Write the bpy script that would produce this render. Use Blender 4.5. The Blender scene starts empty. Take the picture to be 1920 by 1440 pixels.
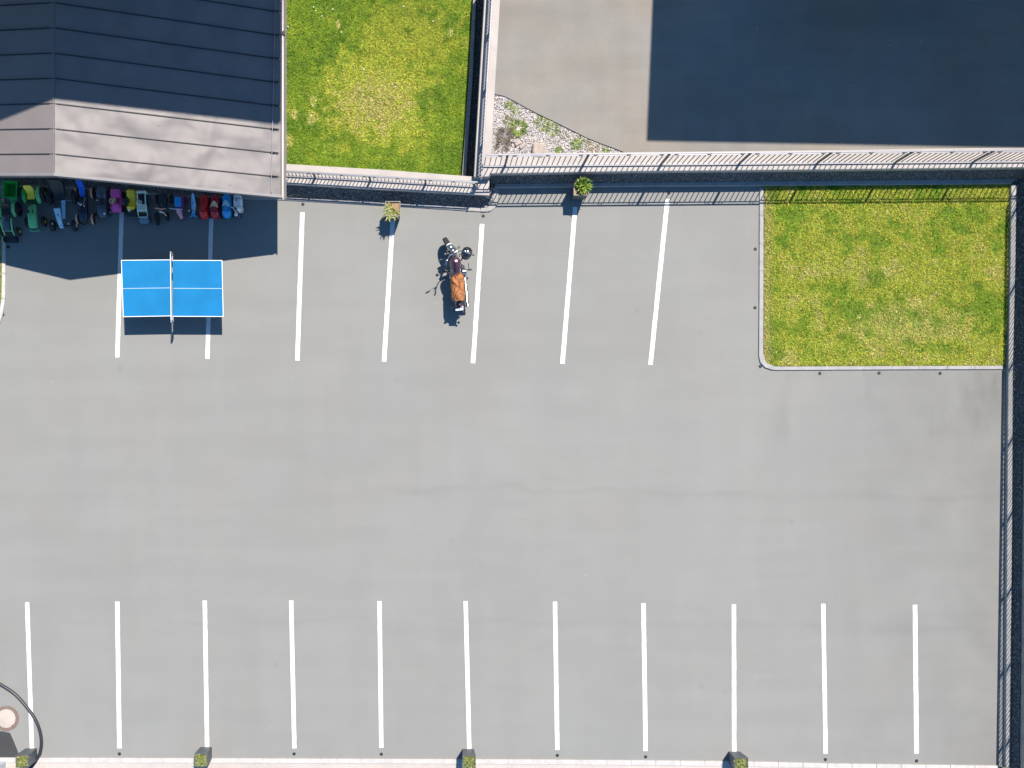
import bpy, bmesh, math, random
import numpy as np
from mathutils import Vector, Matrix, noise

random.seed(7)
rng = np.random.default_rng(7)
S = bpy.context.scene
COL = S.collection
R = math.radians

# ------------------------------------------------------------------ camera, sky, sun, exposure
PXM = 67.0                      # photo pixels per metre on the car park
NX, NY, H = 810.0, 835.0, 26.0  # point straight below the drone, flying height


def W(px, py, z=0.0):
    """world position of something seen at photo pixel (px,py) whose height is z"""
    k = H / (H - z)
    X = NX + (px - NX) / k
    Y = NY + (py - NY) / k
    return Vector(((X - 960) / PXM, (720 - Y) / PXM, z))


def G(X, Y, z=0.0):
    """world position of a plan point"""
    return Vector(((X - 960) / PXM, (720 - Y) / PXM, z))


cam_data = bpy.data.cameras.new('camera')
cam = bpy.data.objects.new('camera', cam_data)
COL.objects.link(cam)
cam.location = ((NX - 960) / PXM, (720 - NY) / PXM, H)
cam_data.sensor_width = 36.0
cam_data.lens = 36.0 * H / (1920 / PXM)
cam_data.shift_x = (960 - NX) / 1920
cam_data.shift_y = (NY - 720) / 1920
cam_data.clip_end = 1000
S.camera = cam

SUN_DIR = Vector((0.281, 0.530, 1.0)).normalized()
world = bpy.data.worlds.new('World')
S.world = world
world.use_nodes = True
wn = world.node_tree
bg = wn.nodes['Background']
sky = wn.nodes.new('ShaderNodeTexSky')
sky.sky_type = 'NISHITA'
sky.sun_disc = False
sky.sun_elevation = math.asin(SUN_DIR.z)
sky.sun_rotation = math.atan2(SUN_DIR.x, SUN_DIR.y)
sky.altitude = 600
sky.air_density = 1.0
sky.dust_density = 0.3
sky.ozone_density = 2.0
hsv = wn.nodes.new('ShaderNodeHueSaturation')
hsv.inputs['Saturation'].default_value = 1.26
hsv.inputs['Hue'].default_value = 0.497
wn.links.new(sky.outputs[0], hsv.inputs['Color'])
wn.links.new(hsv.outputs[0], bg.inputs[0])
bg.inputs[1].default_value = 0.105

sun_d = bpy.data.lights.new('sun', 'SUN')
sun_d.energy = 4.4
sun_d.angle = R(0.5)
sun_d.color = (1.0, 0.94, 0.855)
sun = bpy.data.objects.new('sun', sun_d)
COL.objects.link(sun)
sun.rotation_euler = SUN_DIR.to_track_quat('Z', 'Y').to_euler()
sun.location = (10, 20, 40)

S.view_settings.view_transform = 'Standard'
S.view_settings.look = 'None'
S.view_settings.exposure = 0.9
S.view_settings.gamma = 1.0
S.view_settings.use_curve_mapping = False


# ------------------------------------------------------------------ materials
def nd(nt, typ, **kw):
    n = nt.nodes.new(typ)
    for k, v in kw.items():
        setattr(n, k, v)
    return n


def mat(name, col, rough=0.6, metal=0.0, var=0.12, scale=8.0, bump=0.0, bscale=None, spec=0.5, coat=0.0,
        island=0.0, attr=None, world_space=False, col2=None, detail=6):
    m = bpy.data.materials.new(name)
    m.use_nodes = True
    nt = m.node_tree
    b = nt.nodes['Principled BSDF']
    b.inputs['Roughness'].default_value = rough
    b.inputs['Metallic'].default_value = metal
    b.inputs['Specular IOR Level'].default_value = spec
    b.inputs['Coat Weight'].default_value = coat
    b.inputs['Coat Roughness'].default_value = 0.06
    if world_space:
        pos = nd(nt, 'ShaderNodeNewGeometry').outputs['Position']
    else:
        pos = nd(nt, 'ShaderNodeTexCoord').outputs['Object']
    nz = nd(nt, 'ShaderNodeTexNoise')
    nz.inputs['Scale'].default_value = scale
    nz.inputs['Detail'].default_value = detail
    nt.links.new(pos, nz.inputs['Vector'])
    mx = nd(nt, 'ShaderNodeMix', data_type='RGBA')
    c = Vector(col[:3])
    lo = c * (1 - var)
    hi = c * (1 + var) if col2 is None else Vector(col2)
    mx.inputs[6].default_value = (*lo, 1)
    mx.inputs[7].default_value = (*hi, 1)
    ramp = nd(nt, 'ShaderNodeMapRange')
    ramp.inputs[1].default_value = 0.3
    ramp.inputs[2].default_value = 0.7
    nt.links.new(nz.outputs['Fac'], ramp.inputs[0])
    nt.links.new(ramp.outputs[0], mx.inputs[0])
    out = mx.outputs[2]
    if attr:
        a = nd(nt, 'ShaderNodeAttribute', attribute_name=attr)
        mm = nd(nt, 'ShaderNodeMix', data_type='RGBA', blend_type='MULTIPLY')
        mm.inputs[0].default_value = 1.0
        nt.links.new(out, mm.inputs[6])
        nt.links.new(a.outputs['Color'], mm.inputs[7])
        out = mm.outputs[2]
    if island:
        g = nd(nt, 'ShaderNodeNewGeometry')
        mr = nd(nt, 'ShaderNodeMapRange')
        mr.inputs[3].default_value = 1 - island
        mr.inputs[4].default_value = 1 + island
        nt.links.new(g.outputs['Random Per Island'], mr.inputs[0])
        vm = nd(nt, 'ShaderNodeVectorMath', operation='SCALE')
        nt.links.new(out, vm.inputs[0])
        nt.links.new(mr.outputs[0], vm.inputs['Scale'])
        out = vm.outputs[0]
    nt.links.new(out, b.inputs['Base Color'])
    if bump:
        n2 = nd(nt, 'ShaderNodeTexNoise')
        n2.inputs['Scale'].default_value = bscale or scale * 4
        n2.inputs['Detail'].default_value = 5
        nt.links.new(pos, n2.inputs['Vector'])
        bp = nd(nt, 'ShaderNodeBump')
        bp.inputs['Strength'].default_value = bump
        bp.inputs['Distance'].default_value = 0.02
        nt.links.new(n2.outputs['Fac'], bp.inputs['Height'])
        nt.links.new(bp.outputs[0], b.inputs['Normal'])
    return m


def ground_mat(name, col, blotch=0.07, grain=0.16, warm=(1.02, 0.99, 0.95), seams=(), streak=0.05, rough=0.9, light_spots=0.06, edge=None):
    """weathered paving: broad blotches, roller streaks, fine aggregate, faint joint seams (world space)"""
    m = bpy.data.materials.new(name)
    m.use_nodes = True
    nt = m.node_tree
    L = nt.links.new
    b = nt.nodes['Principled BSDF']
    b.inputs['Roughness'].default_value = rough
    b.inputs['Specular IOR Level'].default_value = 0.25
    pos = nd(nt, 'ShaderNodeNewGeometry').outputs['Position']

    def nz(scale, detail=4, stretch=None, off=0.0, rough_=0.5):
        v = pos
        if stretch or off:
            mp = nd(nt, 'ShaderNodeMapping')
            mp.inputs['Scale'].default_value = stretch or (1, 1, 1)
            mp.inputs['Location'].default_value = (off, off * 1.7, off * 0.3)
            L(pos, mp.inputs['Vector'])
            v = mp.outputs[0]
        n = nd(nt, 'ShaderNodeTexNoise')
        n.inputs['Scale'].default_value = scale
        n.inputs['Detail'].default_value = detail
        n.inputs['Roughness'].default_value = rough_
        L(v, n.inputs['Vector'])
        return n.outputs['Fac']

    def rng_(x, a, bb, c, d):
        r = nd(nt, 'ShaderNodeMapRange')
        for i, v in enumerate((a, bb, c, d)):
            r.inputs[i + 1].default_value = v
        L(x, r.inputs[0])
        return r.outputs[0]

    def mul(a, bb):
        n = nd(nt, 'ShaderNodeMath', operation='MULTIPLY')
        for i, v in enumerate((a, bb)):
            if isinstance(v, (int, float)):
                n.inputs[i].default_value = v
            else:
                L(v, n.inputs[i])
        return n.outputs[0]

    f = rng_(nz(0.22, 5), 0.3, 0.7, 1 - blotch, 1 + blotch)
    f = mul(f, rng_(nz(1.3, 5, None, 31), 0.3, 0.7, 1 - blotch * 0.5, 1 + blotch * 0.5))
    f = mul(f, rng_(nz(0.9, 3, (0.25, 2.2, 1), 11), 0.3, 0.7, 1 - streak, 1 + streak))
    f = mul(f, rng_(nz(0.8, 3, (2.4, 0.22, 1), 57), 0.35, 0.7, 1 + streak * 0.6, 1 - streak * 0.6))
    f = mul(f, rng_(nz(55, 3, None, 0, 0.7), 0.25, 0.75, 1 - grain, 1 + grain))
    f = mul(f, rng_(nz(150, 2, None, 5, 0.7), 0.3, 0.7, 1 - grain * 0.6, 1 + grain * 0.6))
    # pale scuffs and dark drips
    f = mul(f, rng_(nz(2.6, 7, None, 77, 0.65), 0.66, 0.78, 1.0, 1 + light_spots))
    f = mul(f, rng_(nz(3.1, 7, None, 123, 0.65), 0.68, 0.80, 1.0, 1 - light_spots))
    # sparse oil drips
    vo = nd(nt, 'ShaderNodeTexVoronoi')
    vo.inputs['Scale'].default_value = 0.55
    vo.inputs['Randomness'].default_value = 1.0
    L(pos, vo.inputs['Vector'])
    f = mul(f, rng_(vo.outputs['Distance'], 0.015, 0.06, 0.90, 1.0))
    sx = nd(nt, 'ShaderNodeSeparateXYZ')
    L(pos, sx.inputs[0])
    if edge is not None:      # dust and dirt washed along the low right-hand side
        e = mul(rng_(sx.outputs[0], edge - 4.5, edge + 1.5, 0.0, 1.0), rng_(nz(0.8, 5, None, 91), 0.3, 0.7, 0.35, 1.0))
        iv = nd(nt, 'ShaderNodeMath', operation='MULTIPLY_ADD')
        L(e, iv.inputs[0])
        iv.inputs[1].default_value = -0.20
        iv.inputs[2].default_value = 1.0
        f = mul(f, iv.outputs[0])
        # drip stains running down from the lawn kerb
        st = mul(rng_(sx.outputs[1], -2.4, 0.35, 0.0, 1.0), rng_(sx.outputs[1], 0.40, 0.45, 1.0, 0.0))
        st = mul(st, rng_(sx.outputs[0], 6.6, 8.2, 0.0, 1.0))
        st = mul(st, rng_(nz(0.9, 4, (1.0, 0.30, 1), 17), 0.48, 0.68, 0.0, 1.0))
        iw = nd(nt, 'ShaderNodeMath', operation='MULTIPLY_ADD')
        L(st, iw.inputs[0])
        iw.inputs[1].default_value = -0.34
        iw.inputs[2].default_value = 1.0
        f = mul(f, iw.outputs[0])
    # thin pale scratches
    sc = nz(0.35, 2, (1.0, 7.0, 1), 333)
    ab = nd(nt, 'ShaderNodeMath', operation='SUBTRACT')
    L(sc, ab.inputs[0])
    ab.inputs[1].default_value = 0.5
    ab2 = nd(nt, 'ShaderNodeMath', operation='ABSOLUTE')
    L(ab.outputs[0], ab2.inputs[0])
    f = mul(f, rng_(mul(rng_(ab2.outputs[0], 0.0, 0.006, 1.0, 0.0), rng_(nz(1.1, 3, None, 71), 0.52, 0.66, 0.0, 1.0)), 0.0, 1.0, 1.0, 1.07))
    wob = rng_(nz(0.5, 3, None, 9), 0.2, 0.8, -0.25, 0.25)
    for (y0, slope, x0, x1, width, amt) in seams:
        # y - (y0 + slope*x) + wobble
        t = nd(nt, 'ShaderNodeMath', operation='MULTIPLY_ADD')
        L(sx.outputs[0], t.inputs[0])
        t.inputs[1].default_value = -slope
        L(sx.outputs[1], t.inputs[2])
        t2 = nd(nt, 'ShaderNodeMath', operation='ADD')
        L(t.outputs[0], t2.inputs[0])
        L(wob, t2.inputs[1])
        t3 = nd(nt, 'ShaderNodeMath', operation='SUBTRACT')
        L(t2.outputs[0], t3.inputs[0])
        t3.inputs[1].default_value = y0
        a = nd(nt, 'ShaderNodeMath', operation='ABSOLUTE')
        L(t3.outputs[0], a.inputs[0])
        line = rng_(a.outputs[0], 0.0, width, amt, 0.0)
        gate = mul(rng_(sx.outputs[0], x0, x0 + 2.0, 0, 1), rng_(sx.outputs[0], x1 - 2.0, x1, 1, 0))
        gate = mul(gate, rng_(nz(0.7, 4, None, 41), 0.35, 0.6, 0.2, 1.0))
        line = mul(line, gate)
        inv = nd(nt, 'ShaderNodeMath', operation='SUBTRACT')
        inv.inputs[0].default_value = 1.0
        L(line, inv.inputs[1])
        f = mul(f, inv.outputs[0])
    cm = nd(nt, 'ShaderNodeMix', data_type='RGBA')
    c = Vector(col)
    cm.inputs[6].default_value = (*c, 1)
    cm.inputs[7].default_value = (c.x * warm[0], c.y * warm[1], c.z * warm[2], 1)
    L(rng_(nz(0.45, 4, None, 200), 0.4, 0.65, 0, 1), cm.inputs[0])
    vs = nd(nt, 'ShaderNodeVectorMath', operation='SCALE')
    L(cm.outputs[2], vs.inputs[0])
    L(f, vs.inputs['Scale'])
    L(vs.outputs[0], b.inputs['Base Color'])
    bp = nd(nt, 'ShaderNodeBump')
    bp.inputs['Strength'].default_value = 0.25
    bp.inputs['Distance'].default_value = 0.01
    L(nz(70, 4, None, 3, 0.7), bp.inputs['Height'])
    L(bp.outputs[0], b.inputs['Normal'])
    return m


M = {}
M['asphalt'] = ground_mat('car park asphalt', (0.210, 0.2065, 0.193), blotch=0.035, grain=0.20, warm=(1.012, 0.997, 0.984),
                          seams=((-2.95, -0.018, -4.5, 14.5, 0.14, 0.07), (-6.62, -0.022, -3.0, 14.5, 0.16, 0.06),
                                 (-6.55, 0.012, -15, -3.0, 0.12, 0.045)), streak=0.024, light_spots=0.11, edge=12.2)
M['yard'] = ground_mat('yard concrete', (0.204, 0.190, 0.170), blotch=0.11, grain=0.12, warm=(1.06, 0.99, 0.92), streak=0.05, light_spots=0.10)
M['dark_asphalt'] = ground_mat('fresh dark asphalt', (0.045, 0.045, 0.046), grain=0.35, light_spots=0.8)
M['aggregate'] = ground_mat('pale washed aggregate', (0.40, 0.355, 0.325), blotch=0.06, grain=0.25, light_spots=0.15)
M['soil'] = mat('soil', (0.10, 0.075, 0.05), 0.95, var=0.35, scale=14, bump=0.6)
M['planter_soil'] = mat('planter soil', (0.30, 0.19, 0.10), 0.95, var=0.3, scale=25, bump=0.6)
M['earth'] = mat('earth', (0.10, 0.11, 0.07), 0.95, var=0.3, scale=0.4, bump=0.3, world_space=True)
M['turf'] = mat('turf base', (0.12, 0.17, 0.015), 0.95, var=0.35, scale=3.0, bump=0.5, bscale=60, world_space=True)
M['grass'] = mat('grass blades', (1, 1, 1), 0.7, var=0.0, scale=1, attr='tint', spec=0.2)
M['leaf'] = mat('leaves', (1, 1, 1), 0.55, var=0.05, scale=12, attr='tint', spec=0.35)
M['flower'] = mat('yellow petals', (0.62, 0.47, 0.02), 0.7, var=0.15)
M['daisy'] = mat('white petals', (0.6, 0.6, 0.55), 0.7, var=0.1)
M['paint'] = mat('white road paint', (0.62, 0.61, 0.58), 0.8, var=0.17, scale=26, bump=0.15, bscale=90, world_space=True)
M['coping'] = mat('pale concrete coping', (0.385, 0.345, 0.315), 0.9, var=0.09, scale=2.2, bump=0.3, bscale=50, world_space=True, detail=9)
M['wall'] = mat('wall concrete', (0.30, 0.28, 0.26), 0.9, var=0.15, scale=3, bump=0.4, bscale=40, world_space=True)
M['kerb'] = mat('kerb concrete', (0.30, 0.285, 0.27), 0.9, var=0.12, scale=5, bump=0.35, bscale=60, world_space=True, detail=8)
M['kerb_pale'] = mat('pale kerb granite', (0.42, 0.39, 0.365), 0.85, var=0.10, scale=6, bump=0.3, bscale=70, world_space=True, detail=8)
M['kerb_lawn'] = mat('lawn kerb concrete', (0.295, 0.283, 0.27), 0.9, var=0.12, scale=6, bump=0.3, bscale=70, world_space=True, detail=8)
M['mortar'] = mat('mortar', (0.45, 0.43, 0.40), 0.95, var=0.1, scale=20)
M['eave_gravel'] = mat('pale grey gravel', (0.36, 0.34, 0.33), 0.9, var=0.15, scale=6, island=0.5)
M['gravel'] = mat('grey gravel', (0.175, 0.162, 0.155), 0.9, var=0.15, scale=6, island=0.65)
M['white_gravel'] = mat('white marble gravel', (0.55, 0.495, 0.465), 0.9, var=0.1, scale=6, island=0.35)
M['gravel_bed'] = mat('gravel bed', (0.10, 0.092, 0.088), 0.95, var=0.4, scale=30, bump=0.8, bscale=60, world_space=True)
M['pale_bed'] = mat('pale gravel bed', (0.30, 0.28, 0.265), 0.95, var=0.4, scale=30, bump=0.8, bscale=60, world_space=True)
M['stone'] = mat('sandstone', (0.36, 0.29, 0.24), 0.9, var=0.18, scale=9, bump=0.4)
M['rail'] = mat('galvanised rail', (0.165, 0.165, 0.185), 0.45, metal=0.25, var=0.1, scale=12)
M['bar'] = mat('dark galvanised bar', (0.10, 0.10, 0.115), 0.5, metal=0.3, var=0.1, scale=12)
M['stud'] = mat('black rubber', (0.012, 0.012, 0.013), 0.7, var=0.2)
M['black'] = mat('black plastic', (0.018, 0.019, 0.021), 0.5, var=0.2, scale=20)
M['tyre'] = mat('tyre rubber', (0.022, 0.022, 0.024), 0.8, var=0.25, scale=25, bump=0.3)
M['hub'] = mat('pale hub', (0.55, 0.56, 0.58), 0.4, var=0.1)
M['house_wall'] = mat('render', (0.50, 0.46, 0.40), 0.9, var=0.08, scale=3, bump=0.2)
M['pane'] = mat('window glass', (0.03, 0.04, 0.05), 0.08, var=0.1)
M['frame'] = mat('window frame', (0.55, 0.53, 0.50), 0.5, var=0.05)
M['tile'] = mat('roof tile', (0.16, 0.075, 0.05), 0.85, var=0.2, scale=6, bump=0.4)
M['seam'] = mat('seam sealant', (0.022, 0.022, 0.026), 0.7, var=0.2)
M['trim'] = mat('metal trim', (0.175, 0.162, 0.162), 0.6, metal=0.0, var=0.06, scale=3)
M['gutter'] = mat('gutter metal', (0.25, 0.225, 0.21), 0.4, metal=0.3, var=0.06, scale=3)
M['wire'] = mat('aluminium wire', (0.30, 0.30, 0.32), 0.4, metal=0.7, var=0.1)
M['planter'] = mat('anthracite planter', (0.075, 0.085, 0.092), 0.55, var=0.10, scale=5, bump=0.05)
M['planter_rim'] = mat('planter rim', (0.20, 0.185, 0.155), 0.6, var=0.1, scale=10)
M['table'] = mat('blue table top', (0.010, 0.152, 0.335), 0.65, var=0.10, scale=1.6, spec=0.08)
M['white'] = mat('white paint', (0.78, 0.78, 0.77), 0.5, var=0.04)
M['steel'] = mat('grey steel', (0.38, 0.37, 0.40), 0.4, metal=0.5, var=0.1)
M['net'] = mat('net mesh', (0.16, 0.18, 0.24), 0.8, var=0.2)
M['chrome'] = mat('chrome', (0.42, 0.41, 0.41), 0.30, metal=1.0, var=0.06, scale=10)
M['engine'] = mat('engine alloy', (0.32, 0.32, 0.34), 0.38, metal=0.8, var=0.25, scale=30, bump=0.2)
M['purple'] = mat('maroon lacquer', (0.055, 0.018, 0.030), 0.22, var=0.15, scale=6, coat=1.0)
M['leather'] = mat('tan leather', (0.31, 0.118, 0.040), 0.72, var=0.22, scale=9, bump=0.4, bscale=26)
M['gloss_black'] = mat('gloss black', (0.012, 0.012, 0.014), 0.18, var=0.2, coat=1.0)
M['pipe'] = mat('black hose', (0.022, 0.024, 0.032), 0.42, var=0.15, scale=14)
M['rust'] = mat('rusty iron ring', (0.165, 0.115, 0.090), 0.75, var=0.2, scale=18, bump=0.4)
M['cream'] = mat('cream concrete', (0.40, 0.34, 0.29), 0.9, var=0.08, scale=9, bump=0.2)
M['box_grey'] = mat('pale grey sheet metal', (0.46, 0.47, 0.49), 0.5, var=0.05)


def plastic(name, col, rough=0.32):
    return mat(name, col, rough, var=0.10, scale=7, coat=0.3)


P = dict(
    green=plastic('green plastic', (0.015, 0.36, 0.06)), dkgreen=plastic('dark green plastic', (0.008, 0.115, 0.041)),
    pale_green=plastic('faded green plastic', (0.14, 0.52, 0.20)), yellow=plastic('yellow plastic', (0.95, 0.66, 0.01)),
    ochre=plastic('ochre plastic', (0.95, 0.60, 0.012)), blue=plastic('blue plastic', (0.008, 0.135, 0.675)),
    bright_blue=plastic('bright blue plastic', (0.008, 0.34, 0.80)), red=plastic('red plastic', (0.70, 0.010, 0.012)),
    dkred=plastic('dark red plastic', (0.45, 0.008, 0.03)), pink=plastic('magenta plastic', (0.80, 0.10, 0.40)),
    grey=plastic('slate plastic', (0.074, 0.088, 0.115)), white=plastic('white plastic', (0.82, 0.80, 0.78)),
    mint=plastic('off white plastic', (0.72, 0.76, 0.64)), cream=plastic('cream plastic', (0.92, 0.72, 0.38)),
    sky=plastic('pale blue plastic', (0.378, 0.621, 0.850)), aqua=plastic('aqua plastic', (0.068, 0.486, 0.783)),
    purple=plastic('purple plastic', (0.22, 0.03, 0.14)), rose=plastic('rose plastic', (0.70, 0.30, 0.38)),
    tan=plastic('tan rubber', (0.92, 0.42, 0.25), 0.6), navy=plastic('navy plastic', (0.011, 0.019, 0.047)),
    orange=plastic('copper plastic', (0.90, 0.40, 0.22)), clear=plastic('smoky plastic', (0.135, 0.230, 0.284)),
    ice=plastic('ice blue plastic', (0.567, 0.783, 0.850)))


# ------------------------------------------------------------------ mesh helper
class MB:
    def __init__(self, M4=None):
        self.bm = bmesh.new()
        self.M = M4 or Matrix.Identity(4)

    def _v(self, p):
        return self.bm.verts.new(self.M @ Vector(p))

    def face(self, vs):
        try:
            self.bm.faces.new(vs)
        except ValueError:
            pass

    def poly(self, pts):
        self.face([self._v(p) for p in pts])
        return self

    def loft(self, rings, cap=True, closed=False):
        vr = [[self._v(p) for p in r] for r in rings]
        n = len(vr[0])
        seq = list(zip(vr[:-1], vr[1:]))
        if closed:
            seq.append((vr[-1], vr[0]))
        for a, b in seq:
            for i in range(n):
                self.face([a[i], a[(i + 1) % n], b[(i + 1) % n], b[i]])
        if cap and not closed:
            self.face(list(reversed(vr[0])))
            self.face(vr[-1])
        return self

    def prism(self, pts, z0, z1):
        return self.loft([[(x, y, z0) for x, y in pts], [(x, y, z1) for x, y in pts]])

    def box(self, c, s, rz=0.0, rx=0.0, ry=0.0, bev=0.0):
        x, y, z = s[0] / 2, s[1] / 2, s[2] / 2
        m = Matrix.Translation(c) @ Matrix.Rotation(rz, 4, 'Z') @ Matrix.Rotation(ry, 4, 'Y') @ Matrix.Rotation(rx, 4, 'X')
        b = min(bev, x * 0.9, y * 0.9, z * 0.9)
        if b <= 0:
            r0 = [(-x, -y), (x, -y), (x, y), (-x, y)]
            rings = [[m @ Vector((p[0], p[1], zz)) for p in r0] for zz in (-z, z)]
        else:
            def rr(a, bb, c_):
                return [(-a + c_, -bb), (a - c_, -bb), (a, -bb + c_), (a, bb - c_), (a - c_, bb), (-a + c_, bb), (-a, bb - c_), (-a, -bb + c_)]
            rings = []
            for zz, ins in ((-z, b), (-z + b, 0), (z - b, 0), (z, b)):
                rings.append([m @ Vector((p[0], p[1], zz)) for p in rr(x - ins, y - ins, b)])
        return self.loft(rings)

    def tube(self, pts, r, n=8, closed=False, cap=True):
        pts = [Vector(p) for p in pts]
        rs = r if isinstance(r, (list, tuple)) else [r] * len(pts)
        rings = []
        up = None
        N = len(pts)
        for i, p in enumerate(pts):
            if closed:
                t = (pts[(i + 1) % N] - pts[i - 1]).normalized()
            else:
                t = (pts[min(i + 1, N - 1)] - pts[max(i - 1, 0)]).normalized()
            if up is None:
                up = Vector((0, 0, 1)) if abs(t.z) < 0.9 else Vector((1, 0, 0))
            a = t.cross(up)
            if a.length < 1e-5:
                a = t.orthogonal()
            a.normalize()
            b = a.cross(t).normalized()
            up = b
            rings.append([p + (a * math.cos(q) + b * math.sin(q)) * rs[i] for q in [2 * math.pi * j / n for j in range(n)]])
        return self.loft(rings, cap=cap, closed=closed)

    def cyl(self, p0, p1, r0, r1=None, n=14):
        return self.tube([p0, p1], [r0, r0 if r1 is None else r1], n)

    def ball(self, c, r, seg=14, ring=8, m=None):
        r = (r, r, r) if isinstance(r, (int, float)) else r
        rings = []
        for i in range(1, ring):
            th = math.pi * i / ring
            rg = []
            for j in range(seg):
                ph = 2 * math.pi * j / seg
                v = Vector((r[0] * math.sin(th) * math.cos(ph), r[1] * math.sin(th) * math.sin(ph), -r[2] * math.cos(th)))
                if m is not None:
                    v = m @ v
                rg.append(Vector(c) + v)
            rings.append(rg)
        return self.loft(rings)

    def torus(self, c, Rr, r, axis=(0, 0, 1), n=20, k=8, a0=0.0, a1=None):
        q = Vector(axis).normalized().to_track_quat('Z', 'Y')
        pts = []
        if a1 is None:
            for i in range(n):
                a = 2 * math.pi * i / n
                pts.append(Vector(c) + q @ Vector((Rr * math.cos(a), Rr * math.sin(a), 0)))
            return self.tube(pts, r, k, closed=True)
        for i in range(n + 1):
            a = a0 + (a1 - a0) * i / n
            pts.append(Vector(c) + q @ Vector((Rr * math.cos(a), Rr * math.sin(a), 0)))
        return self.tube(pts, r, k)

    def body(self, secs, n=18, p=2.6):
        """loft along y: (y, cx, half width, z0, z1[, power])"""
        rings = []
        for s in secs:
            y, cx, hw, z0, z1 = s[:5]
            pw = s[5] if len(s) > 5 else p
            cz, hz = (z0 + z1) / 2, (z1 - z0) / 2
            rg = []
            for j in range(n):
                a = 2 * math.pi * j / n
                ca, sa = math.cos(a), math.sin(a)
                rg.append((cx + hw * math.copysign(abs(ca) ** (2 / pw), ca), y, cz + hz * math.copysign(abs(sa) ** (2 / pw), sa)))
            rings.append(rg)
        return self.loft(rings)

    def wheel(self, c, r, w, axis='x', n=20):
        """rounded tyre"""
        prof = [(-w / 2, r * 0.72), (-w / 2, r * 0.9), (-w * 0.36, r), (w * 0.36, r), (w / 2, r * 0.9), (w / 2, r * 0.72)]
        rings = []
        for (a, rr) in prof:
            rg = []
            for j in range(n):
                t = 2 * math.pi * j / n
                rg.append((c[0] + a, c[1] + rr * math.cos(t), c[2] + rr * math.sin(t)))
            rings.append(rg)
        return self.loft(rings)

    def build(self, name, m, parent=None, smooth=True, angle=40):
        me = bpy.data.meshes.new(name)
        bmesh.ops.recalc_face_normals(self.bm, faces=self.bm.faces)
        self.bm.to_mesh(me)
        self.bm.free()
        if smooth:
            me.shade_smooth()
            me.set_sharp_from_angle(angle=R(angle))
        me.materials.append(m)
        o = bpy.data.objects.new(name, me)
        COL.objects.link(o)
        if parent is not None:
            o.parent = parent
        return o


def tag(o, label=None, cat=None, group=None, kind=None):
    for k, v in (('label', label), ('category', cat), ('group', group), ('kind', kind)):
        if v:
            o[k] = v
    return o


def thing(name, label, cat, loc=(0, 0, 0), rz=0.0, group=None, kind=None):
    o = bpy.data.objects.new(name, None)
    o.empty_display_size = 0.1
    COL.objects.link(o)
    o.location = loc
    o.rotation_euler = (0, 0, rz)
    return tag(o, label, cat, group, kind)


def struct(name, mb, m, **kw):
    o = mb.build(name, m, **kw)
    o['kind'] = 'structure'
    return o


def link_copy(src, parent, matrix=None):
    c = src.copy()
    COL.objects.link(c)
    c.parent = parent
    if matrix is not None:
        c.matrix_local = matrix
    return c


def pts_mesh(name, verts, faces, m, cols=None, parent=None):
    me = bpy.data.meshes.new(name)
    verts = np.asarray(verts, dtype=np.float32)
    faces = np.asarray(faces, dtype=np.int32)
    nf, k = faces.shape
    me.vertices.add(len(verts))
    me.vertices.foreach_set('co', verts.ravel())
    me.loops.add(nf * k)
    me.loops.foreach_set('vertex_index', faces.ravel())
    me.polygons.add(nf)
    me.polygons.foreach_set('loop_start', np.arange(0, nf * k, k, dtype=np.int32))
    me.polygons.foreach_set('loop_total', np.full(nf, k, dtype=np.int32))
    me.update(calc_edges=True)
    if cols is not None:
        a = me.attributes.new('tint', 'FLOAT_COLOR', 'POINT')
        c = np.ones((len(verts), 4), dtype=np.float32)
        c[:, :3] = cols
        a.data.foreach_set('color', c.ravel())
    me.materials.append(m)
    o = bpy.data.objects.new(name, me)
    COL.objects.link(o)
    if parent is not None:
        o.parent = parent
    return o


# icosahedron for pebbles
_bm = bmesh.new()
bmesh.ops.create_icosphere(_bm, subdivisions=1, radius=1.0)
ICO_V = np.array([v.co[:] for v in _bm.verts])
ICO_F = np.array([[v.index for v in f.verts] for f in _bm.faces])
_bm.free()


def rand_rot(n):
    q = rng.normal(size=(n, 4))
    q /= np.linalg.norm(q, axis=1)[:, None]
    w, x, y, z = q.T
    return np.stack([np.stack([1 - 2 * (y * y + z * z), 2 * (x * y - z * w), 2 * (x * z + y * w)], -1),
                     np.stack([2 * (x * y + z * w), 1 - 2 * (x * x + z * z), 2 * (y * z - x * w)], -1),
                     np.stack([2 * (x * z - y * w), 2 * (y * z + x * w), 1 - 2 * (x * x + y * y)], -1)], 1)


def pebbles(name, pos, size, m):
    pos = np.asarray(pos)
    n = len(pos)
    sc = (size[0] + (size[1] - size[0]) * rng.random((n, 1)) ** 1.6) * (0.6 + 0.6 * rng.random((n, 3)))
    rot = rand_rot(n)
    v = ICO_V[None] * (1 + 0.18 * rng.normal(size=(n, 12, 1))) * sc[:, None, :]
    v = np.einsum('nij,nkj->nki', rot, v) + pos[:, None, :]
    f = ICO_F[None] + 12 * np.arange(n)[:, None, None]
    return pts_mesh(name, v.reshape(-1, 3), f.reshape(-1, 3), m)


def in_poly(x, y, poly):
    res = np.zeros(len(x), bool)
    n = len(poly)
    j = n - 1
    for i in range(n):
        xi, yi = poly[i]
        xj, yj = poly[j]
        c = ((yi > y) != (yj > y)) & (x < (xj - xi) * (y - yi) / (yj - yi + 1e-12) + xi)
        res ^= c
        j = i
    return res


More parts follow.
